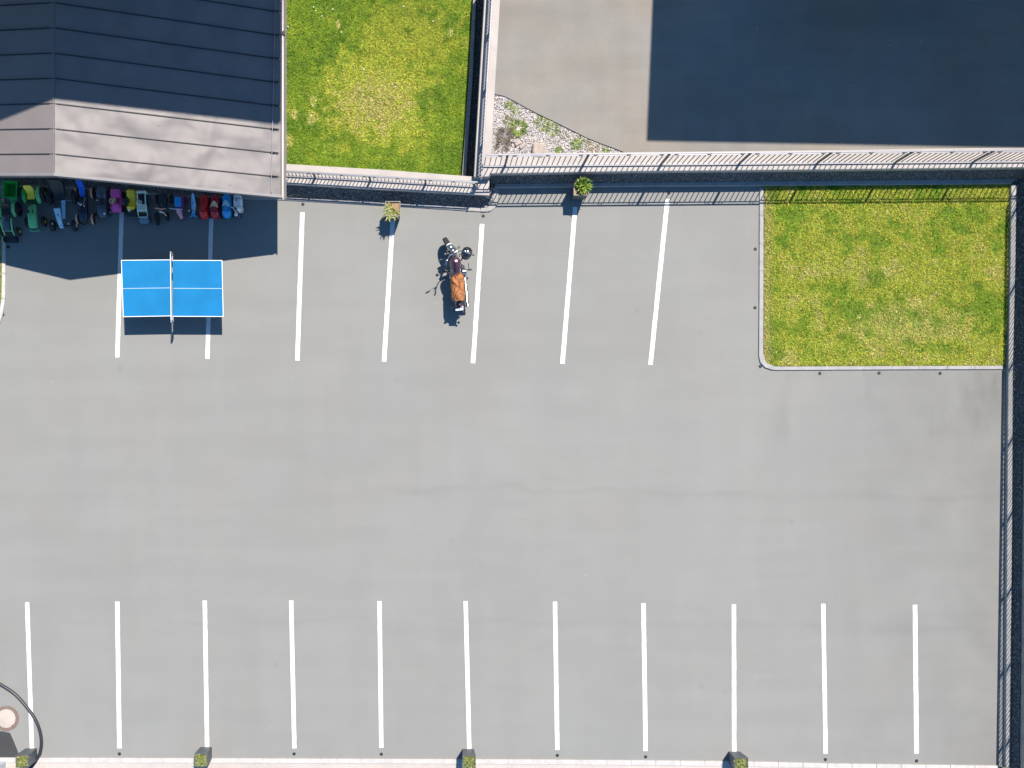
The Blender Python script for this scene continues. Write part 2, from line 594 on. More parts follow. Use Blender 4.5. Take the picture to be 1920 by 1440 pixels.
def scatter_in(poly, n_per_m2):
    xs = [p[0] for p in poly]
    ys = [p[1] for p in poly]
    A = (max(xs) - min(xs)) * (max(ys) - min(ys))
    n = int(A * n_per_m2)
    x = rng.uniform(min(xs), max(xs), n)
    y = rng.uniform(min(ys), max(ys), n)
    k = in_poly(x, y, poly)
    return x[k], y[k]


def xy(pts, z=0.0):
    return [tuple(W(a, b, z)[:2]) for a, b in pts]


def lerp(a, b, t):
    return a + (b - a) * t


def pw(tab, y):
    """piecewise linear"""
    if y <= tab[0][0]:
        (y0, x0), (y1, x1) = tab[0], tab[1]
    elif y >= tab[-1][0]:
        (y0, x0), (y1, x1) = tab[-2], tab[-1]
    else:
        for (y0, x0), (y1, x1) in zip(tab[:-1], tab[1:]):
            if y0 <= y <= y1:
                break
    return x0 + (x1 - x0) * (y - y0) / (y1 - y0)


# ------------------------------------------------------------------ the ground
struct('terrain', MB().poly([(-300, -300, -0.9), (300, -300, -0.9), (300, 300, -0.9), (-300, 300, -0.9)]), M['earth'], smooth=False)

# kerb lines in photo pixels
KL_IN = [(-900, 346), (0, 346), (100, 346.5), (341, 364), (531, 368.5), (720, 378.3), (900, 388.5)]     # gravel side, left strip
KL_OUT = [(-900, 352), (0, 352), (100, 352.5), (341, 370), (531, 375.3), (720, 385), (902, 397)]        # pavement side
lot_north = [W(x, y) for x, y in KL_OUT] + [W(912, 398), W(922, 395), W(930, 389), W(934, 380), W(935, 351.5), W(1433, 348), W(1433, 690), W(1896, 690)]
lot_south = [W(1891, 1438), W(1560, 1432), W(1380, 1427.5), W(1000, 1424.5), W(480, 1422.5), W(0, 1421), W(-900, 1420)]
lot = MB().poly([tuple(p) for p in lot_north + lot_south])
bmesh.ops.triangulate(lot.bm, faces=lot.bm.faces)
parking_lot = struct('parking_lot', lot, M['asphalt'], smooth=False)

LINES = [((229, 372), (220, 670), 8.2), ((397, 382), (389, 673), 8.0), ((567, 398), (557.5, 676), 8.4), ((737, 404), (720, 678), 8.4),
         ((904, 420), (887, 681), 8.4), ((1078.5, 388), (1054.5, 682), 8.4), ((1251.5, 373), (1219.5, 684), 8.4),
         ((51, 1129), (60, 1404), 8), ((220, 1128), (224, 1403), 8.4), ((384, 1126), (388.5, 1405), 8), ((546, 1126), (552, 1403), 8),
         ((711.5, 1127), (715, 1402), 8), ((873, 1127), (880, 1406), 8), ((1040.5, 1128), (1045, 1406), 8), ((1206.5, 1131), (1210.5, 1408), 8.2),
         ((1376, 1133), (1376.5, 1411), 8.2), ((1543.5, 1132), (1548, 1413), 8), ((1715.5, 1134), (1718.5, 1413), 8.6)]
for i, (a, b, w) in enumerate(LINES):
    A, B = W(*a), W(*b)
    d = (B - A).normalized()
    nrm = Vector((-d.y, d.x, 0))
    hw = w / 2 / PXM
    Lm = MB()
    N = 28
    left, right = [], []
    for j in range(N + 1):
        p = A.lerp(B, j / N)
        e1 = 0.007 * noise.noise(Vector((i * 7.1, j * 0.9, 0)))
        e2 = 0.007 * noise.noise(Vector((i * 7.1, j * 0.9, 9)))
        left.append(p + nrm * (hw + e1))
        right.append(p - nrm * (hw + e2))
    for j in range(N):
        Lm.poly([(*left[j][:2], 0.004), (*right[j][:2], 0.004), (*right[j + 1][:2], 0.004), (*left[j + 1][:2], 0.004)])
    Lm.build('parking_line', M['paint'], parking_lot, smooth=False)

# dark asphalt patch bottom left
MBp = MB().poly([tuple(W(x, y) + Vector((0, 0, 0.004))) for x, y in [(-60, 1371), (4, 1371), (19, 1374), (26, 1390), (34, 1410), (44, 1436), (46, 1470), (-60, 1470)]])
struct('asphalt_patch', MBp, M['dark_asphalt'], smooth=False)

# pale aggregate path along the bottom
pathm = MB().poly([tuple(W(x, y, 0.03)) for x, y in [(-900, 1429), (0, 1430), (480, 1431), (1000, 1433), (1380, 1437), (1560, 1441), (1890, 1446), (1890, 1900), (-900, 1900)]])
struct('footpath', pathm, M['aggregate'], smooth=False)


def kerb_run(name, inner, outer, z, h, m, step=46, stone='kerb_stone', first=None, gap=1.0):
    """row of kerb stones between two pixel polylines (same parameter), every stone a part"""
    root = thing(name, None, None, kind='structure')
    root['kind'] = 'structure'

    def along(line):
        out = [0.0]
        for a, b in zip(line[:-1], line[1:]):
            out.append(out[-1] + math.hypot(b[0] - a[0], b[1] - a[1]))
        return out

    Li, Lo = along(inner), along(outer)

    def at(line, L, t):
        s = t * L[-1]
        for i in range(len(L) - 1):
            if s <= L[i + 1] + 1e-6:
                f = (s - L[i]) / max(1e-6, L[i + 1] - L[i])
                return (lerp(line[i][0], line[i + 1][0], f), lerp(line[i][1], line[i + 1][1], f))
        return line[-1]
    tot = max(Li[-1], Lo[-1])
    n = max(1, round(tot / step))
    g = gap / tot / 2
    for i in range(n):
        t0, t1 = i / n + g, (i + 1) / n - g
        k = max(2, int((t1 - t0) * tot / 12))
        ts = [lerp(t0, t1, q / k) for q in range(k + 1)]
        dz = random.uniform(-0.003, 0.003)
        zt = z + h + dz
        b = 0.7
        mb = MB()
        rings = []
        for q, t in enumerate(ts):
            a, c = at(inner, Li, t), at(outer, Lo, t)
            dx, dy = c[0] - a[0], c[1] - a[1]
            l = math.hypot(dx, dy)
            a2 = (a[0] + dx / l * b, a[1] + dy / l * b)
            c2 = (c[0] - dx / l * b, c[1] - dy / l * b)
            rings.append([tuple(W(*a, zt)[:2]) + (z - 0.05,), tuple(W(*a, zt)[:2]) + (zt - 0.012,), tuple(W(*a2, zt)[:2]) + (zt,),
                          tuple(W(*c2, zt)[:2]) + (zt,), tuple(W(*c, zt)[:2]) + (zt - 0.012,), tuple(W(*c, zt)[:2]) + (z - 0.05,)])
        mb.loft(rings)
        mb.build(stone, m, root, smooth=False)
    # mortar bed just below the tops so the joints read as recessed
    mb = MB()
    rings = []
    for q in range(41):
        t = q / 40
        a, c = at(inner, Li, t), at(outer, Lo, t)
        dx, dy = c[0] - a[0], c[1] - a[1]
        a2 = (a[0] + dx * 0.06, a[1] + dy * 0.06)
        c2 = (c[0] - dx * 0.06, c[1] - dy * 0.06)
        zt = z + h - 0.016
        rings.append([tuple(W(*a2, zt)[:2]) + (z - 0.045,), tuple(W(*a2, zt)[:2]) + (zt,), tuple(W(*c2, zt)[:2]) + (zt,), tuple(W(*c2, zt)[:2]) + (z - 0.045,)])
    mb.loft(rings)
    mb.build('mortar_bed', M['mortar'], root, smooth=False)
    return root


kerb_run('kerb', KL_IN[1:], KL_OUT[1:], 0.0, 0.035, M['kerb'], 50)
corner_in = [(901, 388.6), (910, 389.5), (917, 387), (922, 382), (925, 372), (926, 352)]
corner_out = [(902, 397.2), (914, 398), (923, 394.5), (930.5, 388), (934, 377), (935, 352)]
kerb_run('kerb', corner_in, corner_out, 0.0, 0.05, M['kerb'], 40)
kerb_run('kerb', [(928, 344.5), (1180, 342), (1560, 338.5), (1905, 335.5)], [(928, 351.8), (1180, 349), (1560, 347), (1896, 344.5)], 0.0, 0.10, M['kerb'], 50)
KR_L = [(346, 1896.5), (480, 1895), (700, 1890.8), (1000, 1888.5), (1440, 1886)]
KR_R = [(346, 1906), (480, 1904.5), (700, 1899), (1000, 1898), (1440, 1894)]
kerb_run('kerb', [(pw(KR_R, y), y) for y in (346, 480, 700, 1000, 1438)], [(pw(KR_L, y), y) for y in (346, 480, 700, 1000, 1438)], 0.0, 0.12, M['kerb'], 52)
lk_in = [(1432, 352), (1432, 520), (1431.5, 664), (1433, 675), (1438, 682), (1446, 686.5), (1458, 687), (1700, 686), (1880, 685.5)]
lk_out = [(1424.5, 352), (1424, 520), (1423, 668), (1426, 680), (1434, 689), (1445, 693.2), (1458, 694.2), (1700, 693), (1880, 692.5)]
kerb_run('kerb', lk_in, lk_out, 0.0, 0.045, M['kerb_lawn'], 54)
kerb_run('kerb', [(-60, 1430), (0, 1430.5), (480, 1431.5), (1000, 1433.5), (1380, 1437.5), (1560, 1441), (1874, 1446)],
         [(-60, 1420.5), (0, 1421), (480, 1422.5), (1000, 1424.5), (1380, 1427.5), (1560, 1432), (1874, 1436)], 0.0, 0.05, M['kerb_pale'], 46)
kerb_run('kerb', [(-9, 604), (-2, 585), (2.2, 560), (3, 520), (2.5, 440), (1.5, 372)], [(-1, 606), (5, 588), (9.3, 562), (9.8, 520), (9, 440), (8, 372)], 0.0, 0.05, M['kerb_pale'], 49)

# ------------------------------------------------------------------ lawns
def lawn(name, poly_px, z, dens, tint_fn, blade=(0.035, 0.075)):
    pl = xy(poly_px, z)
    base = MB().poly([(x, y, z) for x, y in pl])
    bmesh.ops.triangulate(base.bm, faces=base.bm.faces)
    lo = struct(name, base, M['turf'], smooth=False)
    x, y = scatter_in(pl, dens)
    n = len(x)
    ang = rng.uniform(0, 2 * np.pi, n)
    L = rng.uniform(blade[0], blade[1], n)
    lean = rng.uniform(0.15, 1.1, n)
    w = rng.uniform(0.004, 0.009, n)
    dx, dy = np.cos(ang), np.sin(ang)
    hor, ver = L * np.sin(lean), L * np.cos(lean)
    z0 = np.full(n, z)
    a = np.stack([x - dy * w, y + dx * w, z0], -1)
    b = np.stack([x + dy * w, y - dx * w, z0], -1)
    c1 = np.stack([x + dx * hor * 0.45 - dy * w * 0.8, y + dy * hor * 0.45 + dx * w * 0.8, z + ver * 0.62], -1)
    c2 = np.stack([x + dx * hor * 0.45 + dy * w * 0.8, y + dy * hor * 0.45 - dx * w * 0.8, z + ver * 0.62], -1)
    t = np.stack([x + dx * hor * 1.1, y + dy * hor * 1.1, z + ver * 0.9], -1)
    V = np.stack([a, b, c2, c1, t], 1).reshape(-1, 3)
    i = 5 * np.arange(n)[:, None]
    F = np.concatenate([i + np.array([[0, 1, 2]]), i + np.array([[0, 2, 3]]), i + np.array([[3, 2, 4]])])
    cols = tint_fn(x, y)
    o = pts_mesh('grass', V, F, M['grass'], np.repeat(cols, 5, axis=0))
    tag(o, kind='stuff')
    return o


def pnoise(x, y, s, off=0.0):
    if s > 10:
        return np.array([noise.noise(Vector((a * s + off, b * s - off, off))) for a, b in zip(x, y)]) * 0.6
    return np.array([noise.fractal(Vector((a * s + off, b * s - off, off)), 1.0, 2.0, 4) for a, b in zip(x, y)])


GREEN = np.array([0.180, 0.285, 0.018])
DEEP = np.array([0.095, 0.200, 0.012])
LIME = np.array([0.340, 0.395, 0.034])
STRAW = np.array([0.560, 0.455, 0.170])
OLIVE = np.array([0.450, 0.445, 0.052])


def blend(base, other, f):
    f = np.clip(f, 0, 1)[:, None]
    return base * (1 - f) + other * f


def smooth(a, b, x):
    t = np.clip((x - a) / (b - a), 0, 1)
    return t * t * (3 - 2 * t)


def tint_left(x, y):
    n = len(x)
    c = np.tile(GREEN, (n, 1))
    n1, n2, n3 = pnoise(x, y, 0.9, 3), pnoise(x, y, 2.6, 11), pnoise(x, y, 7.0, 23)
    c = blend(c, DEEP, smooth(0.0, 0.45, n1 * 0.7 + n2 * 0.5))
    c = blend(c, LIME, smooth(0.0, 0.6, -n1 * 0.6 - n2 * 0.4 + n3 * 0.3))
    ce = W(705, 185, ZL)
    dx, dy = (x - ce.x) / 1.55, (y - ce.y) / 1.40
    r = (np.abs(dx) ** 2.6 + np.abs(dy) ** 2.6) ** (1 / 2.6)
    f = smooth(1.25, 0.55, r + n2 * 0.5 + n3 * 0.22)
    c = blend(c, OLIVE * 1.2, f * 0.95)
    ce2 = W(705, 195, ZL)
    r2 = np.hypot((x - ce2.x) / 1.25, (y - ce2.y) / 0.95)
    c = blend(c, STRAW, smooth(1.2, 0.2, r2 + n3 * 0.7 + n2 * 0.5) * 0.9)
    c2 = W(770, 70, ZL)
    r3 = np.hypot((x - c2.x) / 1.8, (y - c2.y) / 1.4)
    c = blend(c, OLIVE, smooth(1.1, 0.3, r3 + n2 * 0.7) * 0.8)
    for (px, py, s) in ((635, 47, .09), (588, 190, .12), (585, 222, .14), (553, 215, .12), (845, 62, .1), (540, 265, .14), (683, 131, .05)):
        q = W(px, py, ZL)
        c = blend(c, STRAW * 1.35, smooth(1.3, 0.3, np.hypot(x - q.x, (y - q.y) * 0.7) / s + n3 * 0.5) * 0.8)
    c = c * np.clip(1 + 0.75 * pnoise(x, y, 16.0, 5), 0.5, 1.5)[:, None]
    return c * rng.uniform(0.72, 1.3, (n, 1)) * (1 + rng.normal(0, 0.06, (n, 3)))


def tint_right(x, y):
    n = len(x)
    c = np.tile(OLIVE * 0.93, (n, 1))
    n1, n2, n3 = pnoise(x, y, 0.8, 53), pnoise(x, y, 2.4, 61), pnoise(x, y, 7.0, 73)
    c = blend(c, GREEN, smooth(-0.05, 0.45, n1 * 0.7 + n2 * 0.6 + n3 * 0.3))
    c = blend(c, DEEP, smooth(0.35, 0.8, n2 * 0.8 + n3 * 0.6) * 0.7)
    c = blend(c, STRAW, smooth(0.1, 0.65, -n1 * 0.5 - n2 * 0.55 + n3 * 0.3) * 0.75)
    q = W(1700, 615)
    c = blend(c, STRAW, smooth(1.2, 0.2, np.hypot((x - q.x) / 1.9, (y - q.y) / 0.9) + n2 * 0.8) * 0.5)
    for (px, py, s) in ((1607, 594, 0.16), (1578, 632, 0.14), (1452, 662, 0.28), (1640, 522, 0.3), (1445, 365, 0.3)):
        q = W(px, py)
        c = blend(c, DEEP * 0.9, smooth(1.2, 0.5, np.hypot(x - q.x, y - q.y) / s + n3 * 0.5) * 0.75)
    for (px, py, s) in ((1609, 593, 0.06), (1538, 616, 0.05), (1592, 617, 0.05), (1454, 660, 0.04)):
        q = W(px, py)
        c = blend(c, STRAW * 1.5, smooth(1.2, 0.4, np.hypot(x - q.x, y - q.y) / s + n3 * 0.5))
    q0 = W(1434, 500)
    c = blend(c, STRAW * 0.85, smooth(0.28, 0.02, (x - q0.x)) * 0.8)
    c = c * np.clip(1 + 0.75 * pnoise(x, y, 16.0, 5), 0.5, 1.5)[:, None]
    return c * rng.uniform(0.72, 1.3, (n, 1)) * (1 + rng.normal(0, 0.06, (n, 3)))


KN_L = [(-60, 890), (0, 887), (150, 879), (325, 866.5)]
KN_R = [(-60, 896), (0, 893), (150, 886), (325, 874)]
lawn1 = [(500, -60)] + [(pw(KN_L, y), y) for y in (-60, 0, 75, 150, 240, 345)] + [(500, 345)]
ZL = -0.62
lawn('lawn', lawn1, ZL, 2600, tint_left)
lawn2 = [(1432.5, 349), (1896, 342), (1891, 480), (1884, 685), (1460, 686), (1446, 685), (1438, 680.5), (1433.5, 672), (1432, 660)]
lawn('lawn', lawn2, 0.02, 2600, tint_right)
lawn('lawn', [(-120, 372), (2, 372), (3, 520), (2.5, 560), (-2, 584), (-10, 604), (-120, 620)], 0.02, 1500, tint_right)

# dandelions on the right lawn, too many to name
fl = []
for _ in range(75):
    px, py = random.uniform(1440, 1880), random.uniform(352, 680)
    if py > 520 and random.random() < 0.75:
        continue
    fl.append((px, py))
fl += [(1678, 413), (1683, 410), (1437, 353), (1455, 354), (1478, 384), (1526, 430), (1527, 480), (1528, 509), (1768, 445), (1700, 504), (1478, 382)]
mb = MB()
for px, py in fl:
    c = W(px, py, 0.06)
    mb.ball(c, (0.017, 0.017, 0.009), 6, 4)
tag(mb.build('dandelion', M['flower']), kind='stuff')
mb = MB()
for px, py in [(588, 13), (592, 20), (624, 17), (604, 30), (683, 130), (540, 50), (640, 60), (735, 158), (741, 163), (757, 12), (812, 40)]:
    mb.ball(W(px, py, ZL + 0.06), (0.020, 0.02, 0.01), 6, 4)
tag(mb.build('daisy', M['daisy']), kind='stuff')

# ------------------------------------------------------------------ upper yard
ZY = 0.69
yard_edge = [(922, 175), (945, 180), (962, 188), (985, 201), (1010, 214), (1040, 228), (1070, 243), (1100, 258), (1130, 270), (1155, 279), (1174, 287), (1185, 300)]
slab = MB().loft([[tuple(W(x, y, ZY)) for x, y in yard_edge + [(2000, 296), (2000, -500), (948, -500)]],
                  [tuple(W(x, y, ZY + 0.05)) for x, y in yard_edge + [(2000, 296), (2000, -500), (948, -500)]]])
bmesh.ops.triangulate(slab.bm, faces=[f for f in slab.bm.faces if len(f.verts) > 4])
struct('yard', slab, M['yard'], smooth=False)
bedm = MB().poly([tuple(W(x, y, ZY - 0.02)) for x, y in [(918, 160), (960, 160), (1215, 300), (1215, 310), (905, 310)]])
struct('gravel_bed', bedm, M['pale_bed'], smooth=False)
wedge = xy([(926, 176), (945, 180), (985, 201), (1040, 228), (1100, 258), (1155, 279), (1176, 290), (1176, 299), (913, 301)], ZY)
x, y = scatter_in(wedge, 4200)
g = pebbles('white_gravel', np.stack([x, y, np.full(len(x), ZY + 0.012)], -1), (0.007, 0.017), M['white_gravel'])
tag(g, kind='stuff')

# stray pebbles and dry leaves blown over the yard and the car park
spk = []
for px, py, z in [(1740, 258, ZY + .06), (1410, 242, ZY + .06), (1302, 284, ZY + .06), (1376, 285, ZY + .06), (1832, 274, ZY + .06), (1600, 160, ZY + .06), (957, 160, ZY + .06), (1318, 160, ZY + .06),
                  (318, 1064, .005), (353, 915, .005), (452, 1115, .005), (226, 918, .005), (120, 940, .005), (1782, 885, .005), (822, 836, .005), (1555, 703, .005), (1730, 873, .005)]:
    spk.append(W(px, py, z)[:])
for _ in range(40):
    spk.append(W(random.uniform(940, 1900), random.uniform(5, 280), ZY + .055)[:])
for _ in range(22):
    spk.append(W(random.uniform(20, 1860), random.uniform(700, 1415), 0.004)[:])
tag(pebbles('debris', spk, (0.004, 0.014), M['white_gravel']), kind='stuff')

# beds and gravel of the strips along the walls
def strip_gravel(name, a_line, b_line, za, zb, dens, size=(0.010, 0.024), gm=None):
    """pixel polylines a (wall side, height za) and b (kerb side, height zb): bed sheet and pebbles"""
    N = 60

    def at(line, t):
        n = len(line) - 1
        i = min(int(t * n), n - 1)
        f = t * n - i
        return (lerp(line[i][0], line[i + 1][0], f), lerp(line[i][1], line[i + 1][1], f))
    mb = MB()
    for i in range(N):
        q = []
        for t, ln, z in ((i / N, a_line, za), ((i + 1) / N, a_line, za), ((i + 1) / N, b_line, zb), (i / N, b_line, zb)):
            q.append(tuple(W(*at(ln, t), z) - Vector((0, 0, 0.012))))
        mb.poly(q)
    struct('gravel_bed', mb, M['gravel_bed'], smooth=False)
    A = 0.0
    pts = []
    for i in range(N):
        a0, a1 = W(*at(a_line, i / N), za), W(*at(a_line, (i + 1) / N), za)
        b0, b1 = W(*at(b_line, i / N), zb), W(*at(b_line, (i + 1) / N), zb)
        area = ((a1 - a0).cross(b0 - a0)).length
        for _ in range(max(1, int(area * dens))):
            u, v = random.random(), random.random()
            p = a0.lerp(a1, u).lerp(b0.lerp(b1, u), v)
            p.z += random.uniform(-0.008, 0.012)
            pts.append(p[:])
    tag(pebbles(name, pts, size, gm or M['gravel']), kind='stuff')


# left strip under the low wall, and on under the eave
strip_gravel('gravel', [(531, 346.2), (640, 352.6), (780, 360.4), (911, 367.6)], [(533, 369.5), (640, 375), (780, 382), (908, 389.5)], 0.40, 0.03, 1500)
strip_gravel('gravel', [(-60, 318), (100, 318), (330, 335), (533, 346)], [(-60, 346), (100, 347), (341, 364.5), (533, 369)], 0.02, 0.05, 3200, gm=M['eave_gravel'], size=(0.006, 0.012))
strip_gravel('gravel', [(906, 366), (914, 366), (920, 360), (921, 345)], [(906, 390), (914, 390), (924, 380), (928, 346)], 0.14, 0.04, 1500, gm=M['eave_gravel'])
WR_S = [(919, 324.5), (1180, 320.3), (1560, 317), (1920, 313), (2010, 312)]   # coping south edge, z .75
strip_gravel('gravel', [(919, 328.5), (1180, 324.6), (1560, 321.2), (1935, 317)], [(919, 345), (1180, 342.5), (1560, 339), (1925, 336)], 0.52, 0.08, 1500)
strip_gravel('gravel', [(1945, 320), (1930, 500), (1921, 700), (1917, 1000), (1913, 1250), (1911, 1450)],
             [(1905, 336), (1904, 500), (1899.5, 700), (1898, 1000), (1896, 1250), (1894, 1450)], 0.28, 0.08, 1200)
strip_gravel('gravel', [(911, -60), (906, 0), (897.5, 150), (885, 340)], [(896, -60), (893, 0), (886, 150), (873, 340)], ZL + 0.06, ZL + 0.05, 1500)
kerb_run('kerb', [(pw(KN_R, y), y) for y in (-60, 0, 150, 335)], [(pw(KN_L, y), y) for y in (-60, 0, 150, 335)], ZL, 0.20, M['kerb'], 50)
# floor under the covered corner (behind the strip, beneath the roof)
struct('eave_floor', MB().poly([tuple(W(x, y, -0.02)) for x, y in [(-900, 250), (500, 250), (529, 320), (529, 372), (341, 366), (-900, 352)]]), M['gravel_bed'], smooth=False)

# ------------------------------------------------------------------ walls with copings
def wall(name, label, south, north, z0, z1, cop=0.14):
    """south/north: pixel polylines of the coping edges at height z1"""
    root = thing(name, label, 'wall')
    ring_b = [tuple(W(x, y, z1)[:2]) for x, y in south + north[::-1]]
    cen = Vector((0, 0, 0))
    body = MB().loft([[(p[0], p[1], z0) for p in ring_b], [(p[0], p[1], z1 - cop) for p in ring_b]])
    # shrink the body a touch so the coping sits proud
    body.build('wall_face', M['wall'], root, smooth=False)
    c = MB()
    n = len(south)
    e = 0.010
    rings = []
    for i in range(n):
        s, t = W(*south[i], z1), W(*north[i], z1)
        d = (s - t).normalized()
        s2, t2 = s + d * e, t - d * e
        rings.append([(s2.x, s2.y, z1 - cop + 0.001), (s2.x, s2.y, z1 - 0.012), (s.x - d.x * 0.004, s.y - d.y * 0.004, z1),
                      (t.x, t.y, z1), (t2.x, t2.y, z1 - 0.012), (t2.x, t2.y, z1 - cop + 0.001)])
    c.loft(rings)
    c.build('coping', M['coping'], root, smooth=False)
    return root


wall('retaining_wall', 'low pale concrete wall with short railing between the left lawn and the parking bays',
     [(531, 343.8), (720, 354.8), (905, 365), (917.5, 365.8)], [(531, 307.5), (720, 318.8), (891, 331.8), (917.5, 332.2)], -0.7, 0.50)
wall('retaining_wall', 'long pale concrete wall along the upper yard with a tall railing on top',
     [(918.8, 324.6), (1180, 320.3), (1560, 317), (1920, 313), (2010, 312)], [(918.8, 290), (1180, 286), (1560, 282), (1920, 277), (2010, 276)], -0.1, 0.75)
wall('retaining_wall', 'pale concrete wall running up from the corner between left lawn and upper yard',
     [(912, -70), (909, 0), (900, 150), (889.5, 331.5)], [(940, -70), (937, 0), (928, 150), (918.4, 330.5)], -0.75, 0.752)
# right boundary wall, its top lies beyond the picture edge
wr = [(1948, 318), (1945.5, 480), (1943, 700), (1938, 1000), (1934, 1400), (1930, 1900)]
wall('retaining_wall', 'pale boundary wall along the right edge behind the dark gravel strip', wr, [(x + 31, y) for x, y in wr], -0.1, 0.75)


# ------------------------------------------------------------------ railings
def railing(name, label, A, B, zs, panel, nb, post_ends=(True, True), phase=0.0, zbase=None):
    """A,B plan points; zs = (bottom, lower top, top) heights; every bar, post and ring is a part"""
    root = thing(name, label, 'fence', A, math.atan2(B.y - A.y, B.x - A.x))
    L = (B - A).length
    zb, zm, zt = zs
    MB().box((L / 2, 0, zb), (L, 0.032, 0.018)).build('bottom_rail', M['rail'], root, smooth=False)
    MB().box((L / 2, 0, zm), (L, 0.026, 0.016)).build('lower_top_rail', M['rail'], root, smooth=False)
    MB().box((L / 2, 0, zt), (L, 0.042, 0.022), bev=0.005).build('handrail', M['rail'], root, smooth=False)
    post = MB().box((0, 0, (zbase + zt) / 2 - 0.02), (0.05, 0.05, zt - zbase - 0.03)).build('post', M['bar'], root, smooth=False)
    bar = MB().box((0, 0, (zb + zm) / 2), (0.018, 0.018, zm - zb - 0.01)).build('bar', M['bar'], root, smooth=False)
    ring = MB().torus((0, 0, (zm + zt) / 2), (zt - zm) / 2 - 0.018, 0.010, axis=(0, 1, 0), n=10, k=4).build('ring', M['bar'], root)
    pl = panel
    x = phase
    while x > 0:
        x -= pl
    first = [True, True, True]

    def put(src, k, xx):
        if xx < 0.0 or xx > L:
            return
        if first[k]:
            src.location = (xx, 0, 0)
            first[k] = False
        else:
            link_copy(src, root, Matrix.Translation((xx, 0, 0)))
    while x < L + pl:
        put(post, 0, x)
        for i in range(1, nb):
            put(bar, 1, x + pl * i / nb)
        for f in (0.09, 0.5, 0.91):
            put(ring, 2, x + pl * f)
        x += pl
    return root


# short railing on the low wall
a = G(534, 339.2)
b = G(893, 359.9)
railing('railing', 'short grey railing with close bars on the low wall beside the left lawn', a, b, (0.56, 0.85, 0.965), 1.515, 15, phase=0.92, zbase=0.50)
# tall railing on the long wall
zb = 0.83
a = W(907, 309.6, zb)
b = W(1990, 300.5, zb)
a.z = b.z = 0
railing('railing', 'long tall grey railing on the wall below the shaded upper yard', a, b, (0.83, 1.585, 1.73), 2.12, 15, phase=0.58, zbase=0.75)
a = W(926.5, -80, zb)
b = W(901.5, 338, zb)
a.z = b.z = 0
railing('railing', 'grey railing on the wall between left lawn and pale upper yard', a, b, (0.81, 1.12, 1.24), 1.515, 15, phase=2.05, zbase=0.752)
a = G(1917, 330)
b = G(1899, 1560)
railing('railing', 'tall railing on the right boundary wall casting barred shade on the kerb', a, b, (0.83, 1.585, 1.73), 2.12, 15, phase=0.5, zbase=0.75)

# ------------------------------------------------------------------ the house whose metal roof fills the corner
house = thing('house', 'low building at the left with a grey sheet metal roof half in shade', 'building', G(198, 397))
HO = Vector(house.location)
RX, RIGHT, LEFT = 198.0, 547.0, -160.0
DR, DL = 1.55 / 349.0, 0.00396


def roof_p(X, s, lift=0.0):
    """roof surface point: X plan px across, s = rows north of the front edge (px)"""
    if X >= RX:
        y = 397.3 + (X - RX) * 0.0215 - s
        h = 3.55 - (X - RX) * DR
    else:
        y = 397.3 - (RX - X) * 0.077 - s
        h = 3.55 - (RX - X) * DL
    return G(X, y, h + lift) - HO


def roof_mat(name):
    m = mat(name, (0.158, 0.142, 0.138), 0.50, metal=0.05, var=0.05, scale=1.2, world_space=True, spec=0.25)
    nt = m.node_tree
    b = nt.nodes['Principled BSDF']
    pos = nd(nt, 'ShaderNodeNewGeometry').outputs['Position']
    n1 = nd(nt, 'ShaderNodeTexNoise')
    n1.inputs['Scale'].default_value = 1.0
    n1.inputs['Detail'].default_value = 1.5
    n1.inputs['Distortion'].default_value = 0.15
    nt.links.new(pos, n1.inputs['Vector'])
    v = nd(nt, 'ShaderNodeTexVoronoi')
    v.inputs['Scale'].default_value = 2.3
    nt.links.new(pos, v.inputs['Vector'])
    mr = nd(nt, 'ShaderNodeMapRange')
    mr.inputs[1].default_value = 0.0
    mr.inputs[2].default_value = 0.075
    mr.inputs[3].default_value = -0.035
    mr.inputs[4].default_value = 0.0
    nt.links.new(v.outputs['Distance'], mr.inputs[0])
    ad = nd(nt, 'ShaderNodeMath', operation='ADD')
    nt.links.new(n1.outputs['Fac'], ad.inputs[0])
    nt.links.new(mr.outputs[0], ad.inputs[1])
    bp = nd(nt, 'ShaderNodeBump')
    bp.inputs['Strength'].default_value = 0.75
    bp.inputs['Distance'].default_value = 0.22
    nt.links.new(ad.outputs[0], bp.inputs['Height'])
    nt.links.new(bp.outputs[0], b.inputs['Normal'])
    return m


